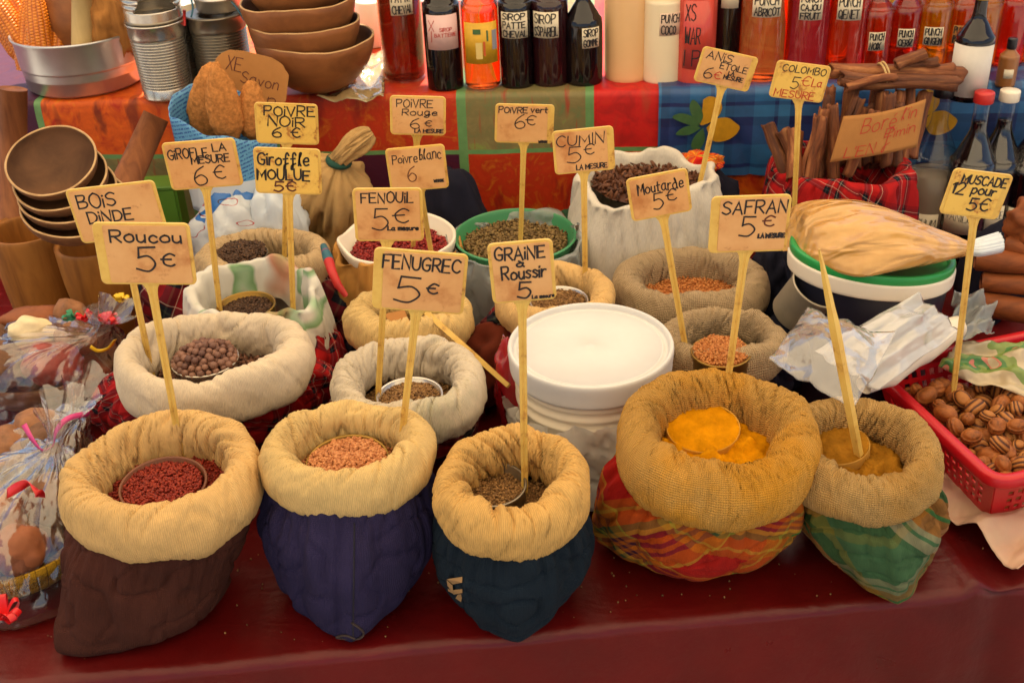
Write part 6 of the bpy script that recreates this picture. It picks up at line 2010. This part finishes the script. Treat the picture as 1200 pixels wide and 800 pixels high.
# rolled rim with round corners
P_ = []
for i in range(4):
    p, pr, nx = cs[i], cs[i - 1], cs[(i + 1) % 4]
    a, b = p + (pr - p).normalized() * .022, p + (nx - p).normalized() * .022
    for q in range(6):
        u = q / 5
        P_.append((a * (1 - u) ** 2 + p * 2 * u * (1 - u) + b * u * u) * 1.0)
    dd = (nx - p)
    for q in range(1, 8): P_.append(b.lerp(nx + (p - nx).normalized() * .022, q / 8))
P_ = [Vector((p.x, p.y, hB)) for p in P_]
n_ = len(P_)
V = []
sec = [(-.004, -.012), (.009, -.012), (.0105, -.009), (.0105, .001), (.008, .004), (-.002, .004), (-.004, .001)]
for i, p in enumerate(P_):
    d = (P_[(i + 1) % n_] - P_[i - 1]).normalized()
    o_ = Vector((d.y, -d.x, 0))
    if o_.dot(p - ctr_) < 0: o_ = -o_
    for (u, v) in sec: V.append(p + o_ * u + Vector((0, 0, v)))
mesh_obj('rim', V, grid_faces(n_, len(sec), True, True), M_REDP, t, True)
q = [Vector((p.x, p.y, 0)) + (Vector((ctr_.x, ctr_.y, 0)) - Vector((p.x, p.y, 0))).normalized() * .038 for p in cs]
V = [(p.x, p.y, 0) for p in q] + [(p.x, p.y, .0025) for p in q]
mesh_obj('basket_floor', V, [(3, 2, 1, 0), (4, 5, 6, 7)] + [(i, (i + 1) % 4, (i + 1) % 4 + 4, i + 4) for i in range(4)], M_REDP, t, False)

# nutmegs, each its own
M_NUT = Mat('nutmeg')
ob = M_NUT.coord('Object')
oi = M_NUT.n('ObjectInfo')
wv = M_NUT.n('TexWave', i_Scale=17.0, i_Distortion=9.0, i_Detail=3.0)
M_NUT.l(M_NUT.coord('Object', (3, 1, .6)), wv.inputs[0])
st_ = M_NUT.ramp(wv.outputs['Fac'], [(.0, srgb(56, 30, 16)), (.3, srgb(130, 72, 26)), (.7, srgb(172, 110, 50))])
pl_ = M_NUT.ramp(M_NUT.noise(ob, 90, 5, .7), [(.3, srgb(74, 40, 20)), (.48, srgb(148, 82, 28)), (.7, srgb(172, 100, 40))])
k_ = M_NUT.ramp(oi.outputs['Random'], [(.55, (0, 0, 0, 1)), (.65, (1, 1, 1, 1))])
M_NUT.col(M_NUT.mix(k_, pl_, st_))
M_NUT.bump(wv.outputs['Fac'], .5, .002)
M_NUT.set(Roughness=.65)
V, F, U = ball(.0105, .0105, .0135, 18, 14, .06, 1.5, 2)
n0 = None
idx = 0
for layer, z in enumerate((.792, .811, .829, .845)):
    for i in range(16):
        for j in range(14):
            u = .022 + i * .0225 + (j % 2) * .011 + layer * .007
            v = .022 + j * .0205 + layer * .006
            if u > Lb - .018 or v > WBK - .018: continue
            hgt = .006 * math.sin(u * 30) * math.cos(v * 22) - (.02 * max(0, .06 - u) / .06)
            p = A + e1 * u + e2 * v
            p = Vector((p.x, p.y, z + hgt + rng.uniform(-.003, .003)))
            if layer < 2: continue
            if layer == 3 and rng.random() < .38: continue
            if layer == 2 and rng.random() < .12: continue
            # only where the picture can see into the basket
            cc = CROT.transposed() @ (p - CAM)
            if 600 + FPX * cc.x / -cc.z > 1215: continue
            if n0 is None:
                n0 = mesh_obj('nutmeg', V, F, M_NUT, None, True, U)
                tag(n0, 'brown nutmeg lying among many others in the red basket', 'nutmeg', 'nutmegs in the red basket'); o = n0
            else:
                o = n0.copy(); C.objects.link(o)
            o.location = p + Vector((rng.uniform(-.003, .003), rng.uniform(-.003, .003), 0))
            o.rotation_euler = (rng.uniform(0, 6.3), rng.uniform(0, 6.3), rng.uniform(0, 6.3))
            kk = rng.uniform(.78, 1.18); o.scale = (kk, kk, kk * rng.uniform(.95, 1.1))
            idx += 1
print('nutmegs', idx)
fl = A + e1 * Lb * .5 + e2 * WBK * .5
V, F = rbox(Lb - .06, WBK - .07, .03, .004)
o = mesh_obj('crumpled_lining', V, F, M_KRAFT, None, False)
o.location = (fl.x, fl.y, .79); o.rotation_euler = (0, 0, math.atan2(e1.y, e1.x))
tag(o, 'brown paper packing under the nutmegs in the red basket', 'paper')
# printed plastic bag tucked at the back of the basket
M_PRB = Mat('flower_print_film')
ob = M_PRB.coord('Object')
M_PRB.col(M_PRB.ramp(M_PRB.noise(ob, 22, 1.5, .4), [(0, srgb(188, 170, 140)), (.56, srgb(188, 170, 140)), (.58, srgb(120, 140, 70)), (.66, srgb(70, 120, 60)), (.70, srgb(196, 120, 100)), (.73, srgb(188, 170, 140))], 'CONSTANT'))
M_PRB.set(Roughness=.3)
M_PRB.bump(M_PRB.noise(ob, 20, 4), .4, .006)
p1, p2, p3, p4 = at(1100, 432, z=.862), at(1215, 470, z=.858), at(1215, 402, z=.885), at(1125, 398, z=.885)
sheet('printed_bag', [p1, p2, p3, p4], M_PRB.m, 'flower printed plastic bag lining the back of the nutmeg basket', 'bag', 44, 30, .016, 2.2, .0006, 16)
# crumpled paper under the basket
M_CRP = plain('crumpled_wrap_paper', srgb(206, 176, 146), .75, .12, 14, .4, c2=srgb(200, 150, 130), bscale=24)
sheet('wrapping_paper', [at(1088, 582, z=T0 + .026), at(1192, 668, z=T0 + .024), at(1330, 560, z=T0 + .026), at(1140, 500, z=T0 + .024)], M_CRP, 'crumpled pinkish wrapping paper spread under the red basket', 'paper', 70, 60, .019, 5.2, .0006, 22, folds=9)

# ---------------------------------------------------------------- cocoa rolls at the right
for i, (lb, a, b, z, r) in enumerate((
        ('thick brown cocoa roll on top of the pile at the right edge', (1145, 304), (1245, 312), .925, .016),
        ('brown cocoa roll in the middle of the pile', (1152, 330), (1250, 338), .895, .015),
        ('dark cocoa roll at the bottom of the pile', (1150, 356), (1250, 372), .865, .018),
        ('short cocoa roll pointing to the camera behind the pile', (1180, 287), (1240, 296), .945, .014))):
    p, q = at(*a, z=z), at(*b, z=z)
    V, F, U = tube([p + (p - q).normalized() * .003, p, p.lerp(q, .3), p.lerp(q, .6), q], [r * .8, r, r * 1.05, r, r], 26)
    V = [Vector(v) * 1 + Vector((0, 0, .002 * nz(v[0] * 50, v[1] * 50, v[2] * 50))) for v in V]
    tag(mesh_obj('cocoa_roll', V, F, M_COCOA, None, True, U), lb, 'cocoa roll', 'pile of cocoa rolls')
V, F, U = ball(.034, .03, .036, 40, 28, .3, 2.4, 3.3)
o = mesh_obj('ginger_root', V, F, M_COCOA, None, True, U); o.location = at(1206, 262, z=.975)
tag(o, 'knobbly brown root above the cocoa rolls at the right edge', 'root')
V, F, U = ball(.06, .05, .09, 30, 20, .2, 2, 4.9)
o = mesh_obj('dark_cloth_bundle', V, F, M_DARK, None, True, U); p = at(1185, 330, z=.85); o.location = (p.x, p.y + .06, .83); tag(o, 'black cloth bundle behind the cocoa rolls', 'cloth')

# ---------------------------------------------------------------- cinnamon in a tartan bag
open_bag('tartan_bag', 'red tartan cloth bag holding cinnamon sticks behind the powder tub', (988, 198), .985, .112, M_TART, .1, wave=.006, seed=8.2, fold=.09, deep=.05, lip=.016, cat='bag')
cc_ = at(988, 192, z=.985)
def quill_mesh(L_, r, curl=1.6, n=26, seed=1.0):
    """Rolled bark: two scrolls curling in towards a seam, a little bent and ragged at the ends."""
    V = []
    m = 22
    for j in range(m):
        q = j / (m - 1)
        op = .90 + .10 * nz(seed, q * 2) 
        for i in range(n):
            u = i / (n - 1) - .5
            a = -PI * .5 + seed * 1.0 + u * 2 * PI * op * 1.12
            rr_ = r * (1 - .55 * max(0, abs(u) * 2 - .55)) * (1 + .16 * nz(q * 3, seed) + .07 * nz(u * 5, q * 5, seed))
            zz = q * L_ + (.006 * nz(u * 6, seed, 3) if j in (0, m - 1) else 0)
            V.append((rr_ * math.cos(a) + .005 * nz(q * 2, seed + 3), rr_ * math.sin(a) + .005 * nz(q * 2, seed + 5), zz))
    return V, grid_faces(m, n)
qs = [((922, 180), (916, 150), 0), ((938, 175), (930, 138), .0), ((960, 185), (985, 118), -.01), ((972, 178), (1003, 104), .0), ((985, 170), (1003, 108), .02), ((1012, 168), (1024, 112), .02), ((1030, 165), (1043, 100), .03), ((1046, 165), (1058, 94), .03), ((1058, 162), (1066, 98), .02), ((950, 190), (968, 128), -.02), ((1000, 172), (1018, 124), .0), ((978, 186), (990, 124), -.02), ((1038, 170), (1046, 118), -.01), ((1066, 160), (1078, 110), .03), ((944, 184), (948, 132), -.03), ((992, 180), (1012, 130), -.03), ((1020, 172), (1032, 104), .04), ((966, 182), (978, 110), .03), ((1050, 170), (1060, 106), .0), ((930, 186), (936, 150), -.03)]
whr = ('at the far left of the bag', 'second from the left of the bag', 'leaning right near the price stick', 'leaning at the back left', 'curled open in the middle', 'short and broad in the middle', 'tall and round behind the note', 'tallest of the bunch', 'thin and split beside the tallest', 'in front at the left', 'slim in the middle', 'foremost beside the note', 'short behind the note', 'at the right edge of the bag', 'low in front at the left', 'crossing low in the middle', 'behind the tall round one', 'behind the leaning one', 'beside the tallest at the right', 'lowest at the left rim of the bag')
for i, ((x0, y0), (x1, y1), dy) in enumerate(qs):
    a, b = at(x0, y0 + 25, y=cc_.y + dy - .03), at(x1, y1, y=cc_.y + dy)
    d = b - a
    b = b + Vector((rng.uniform(-.02, .02), rng.uniform(-.015, .03), rng.uniform(-.02, .02))); d = b - a
    V, F = quill_mesh(d.length, 8.5 / 720 * rng.uniform(.55, 1.0), seed=i * 2.3)
    o = mesh_obj('cinnamon_quill', V, F, M_CINN, None, True)
    m = o.modifiers.new('sheet', 'SOLIDIFY'); m.thickness = .0022; m.offset = 0
    o.location = a
    o.rotation_euler = (d.to_track_quat('Z', 'Y') .to_matrix() @ Matrix.Rotation(rng.uniform(-.8, .8), 3, 'Z')).to_euler()
    tag(o, 'cinnamon quill standing ' + whr[i], 'cinnamon', 'cinnamon quills in the tartan bag')
# tied bundle on top
lay = [((972, 84), (1128, 88), .022, .012), ((985, 92), (1122, 98), .0, .011), ((1000, 100), (1118, 80), .02, .009), ((1050, 76), (1085, 62), .01, .009), ((1060, 78), (1098, 72), .02, .007), ((990, 100), (1050, 92), -.01, .006)]
wl = ('longest quill of the tied bundle, on top', 'lower quill of the tied bundle', 'crossing quill in the tied bundle', 'quill sticking up at the top of the bundle', 'thin quill beside the raised one', 'thin strip at the left under the bundle')
for i, (p0, p1, dy, r) in enumerate(lay):
    a, b = at(*p0, y=cc_.y + .02 + dy), at(*p1, y=cc_.y + .02 + dy)
    d = b - a
    V, F = quill_mesh(d.length, r, seed=i * 3.1 + 40)
    o = mesh_obj('cinnamon_quill', V, F, M_CINN, None, True)
    m = o.modifiers.new('sheet', 'SOLIDIFY'); m.thickness = .0022; m.offset = 0
    o.location = a
    o.rotation_euler = (d.to_track_quat('Z', 'Y').to_matrix() @ Matrix.Rotation(1.2 + i, 3, 'Z')).to_euler()
    tag(o, wl[i], 'cinnamon', 'tied cinnamon bundle')
p = at(1034, 88, y=cc_.y + .03)
V, F, U = lathe([(.019 + .0016 * math.cos(q), .0016 * math.sin(q)) for q in [2 * PI * i / 8 for i in range(9)]], 32)
mb = MB()
mb.add(V, F); mb.add([(x * 1.02, y * .98, z + .005) for x, y, z in V], F)
o = mb.build('raffia_tie', M_PALE, None, True)
o.location = p; o.rotation_euler = (0, PI / 2 - .25, .1)
tag(o, 'raffia tie looped twice round the cinnamon bundle', 'tie')
# kraft note
Yn = cc_.y - .075
cn = [at(972, 190, y=Yn), at(1074, 172, y=Yn), at(1085, 116, y=Yn + .01), at(988, 136, y=Yn + .01)]
ctr = sum(cn, Vector()) / 4
ex = ((cn[1] - cn[0]) + (cn[2] - cn[3])).normalized(); ey = (cn[3] - cn[0]) + (cn[2] - cn[1]); ey = (ey - ex * ey.dot(ex)).normalized(); ez = ex.cross(ey)
Mx = Matrix((ex, ey, ez)).transposed().to_4x4(); Mx.translation = ctr
t = thing('kraft_note', 'torn brown card with red handwriting in front of the cinnamon', 'note')
t.matrix_world = Mx
loc = [Mx.inverted() @ p for p in cn]
def nb_(u, v):
    p = (loc[0] * (1 - u) + loc[1] * u) * (1 - v) + (loc[3] * (1 - u) + loc[2] * u) * v
    return Vector((p.x, p.y - .004 * math.sin(u * PI) * v, .008 * math.sin(u * 2.6 + .3)))
V = [nb_(i / 23, j / 11) for i in range(24) for j in range(12)]
o = mesh_obj('card', V, grid_faces(24, 12), M_KRAFT, t, True)
m = o.modifiers.new('sheet', 'SOLIDIFY'); m.thickness = .0008; m.offset = -1
Wn, Hn = (loc[1] - loc[0]).length, (loc[3] - loc[0]).length
fm = lambda x, y, l: nb_(min(1, max(0, x / Wn + .5)), min(1, max(0, y / Hn + .5))) + Vector((0, 0, .0006 + l))
V, F = write([("Boré", .26, .66, .42, .34), ("l'in", .72, .9, .3, .26), ("Pimin", .56, .92, .64, .22), ("L'EN", .14, .48, .94, .24), ("f", .56, .66, .8, .4)], Wn, Hn, .0012, fm, 9)
mesh_obj('lettering', V, F, M_INKR, t, False)
# small paper tag in the golden sack
t = thing('paper_tag', 'small torn beige tag lying in the golden sack behind the FENUGREC sign', 'tag', at(466, 374, z=.932), (.5, 0, .2))
V, F = slab([(-.016, .012), (-.012, -.01), (.006, -.016), (.014, .0), (.012, .014)][::-1], -.0006, 0, .0002)
mesh_obj('tag_paper', [(x, y, z) for x, y, z in V], F, M_KRAFT, t, False)
# spilled seeds on the oilcloth
mb = MB()
r_ = random.Random(5)
Sv, Sf = unit_seed(True)
for q in range(220):
    px, py = r_.uniform(40, 1180), r_.uniform(640, 775)
    p = B(px, py)
    if (p - pL).dot(en) < .02: continue
    sz = r_.uniform(.0005, .0015)
    mb.add([tuple(Vector(v) * sz + Vector((p.x, p.y, T0 + .0014))) for v in Sv], Sf, None, r_.random())
tag(mb.build('spilled_crumbs', S_BRN, None, True), 'tiny crumbs and seeds scattered on the maroon oilcloth', 'crumbs', None, 'stuff')

# ---------------------------------------------------------------- seam and knot on the navy sack, printed mark on the dark blue one
from mathutils.bvhtree import BVHTree
def onto(o, px, py, lift=.0008):
    """Point of a sack body seen at a photograph pixel, lifted a little off the cloth."""
    vs_ = [v.co + o.location + o.parent.location for v in o.data.vertices]
    key = o.name
    if key not in _bvh: _bvh[key] = BVHTree.FromPolygons(vs_, [tuple(p.vertices) for p in o.data.polygons])
    d = (CROT @ Vector((px - 600.0, 400.0 - py, -FPX))).normalized()
    h, n_, i_, t_ = _bvh[key].ray_cast(CAM, d)
    return None if h is None else (h + n_ * lift - o.parent.location)
_bvh = {}
b2 = [c for c in SACKS['F2']['t'].children if c.name.startswith('sack_body')][0]
pts = [onto(b2, 415 - (y - 612) * .008, y, .0003) for y in range(612, 770, 6)]
pts = [p for p in pts if p is not None]
V, F, U = tube(pts, .0009, 6)
mesh_obj('centre_seam', V, F, plain('dark_thread', srgb(22, 18, 30), .8), b2.parent, True, U)
pts = [onto(b2, 412 + 16 * math.sin(q * .9) * (1 - abs(q - 3) / 8), 729 + q * 6, .0012) for q in range(0, 7)] + [onto(b2, 404 + 14 * math.cos(q * .8), 752 + 9 * math.sin(q * .8), .0016) for q in range(0, 8)]
pts = [p for p in pts if p is not None]
V, F, U = tube(smooth_prof([tuple(p) for p in pts], 4), .0014, 6)
mesh_obj('stitched_knot', V, F, plain('brown_thread', srgb(58, 44, 40), .8), b2.parent, True, U)
b3 = [c for c in SACKS['F3']['t'].children if c.name.startswith('sack_body')][0]
def patch(pxs):
    P_ = [onto(b3, x, y, .0014) for x, y in pxs]
    return P_
mb = MB()
for q in ([(524, 677), (543, 675), (543, 682), (531, 683)], [(524, 678), (531, 684), (532, 694), (526, 691)], [(531, 690), (543, 690), (543, 694), (532, 695)], [(537, 695), (543, 695), (541, 704), (535, 700)]):
    P_ = patch(q)
    if all(p is not None for p in P_): mb.add(P_, [(0, 3, 2, 1)])
mb.build('printed_mark', plain('tan_print', srgb(170, 130, 84), .7), b3.parent, False)
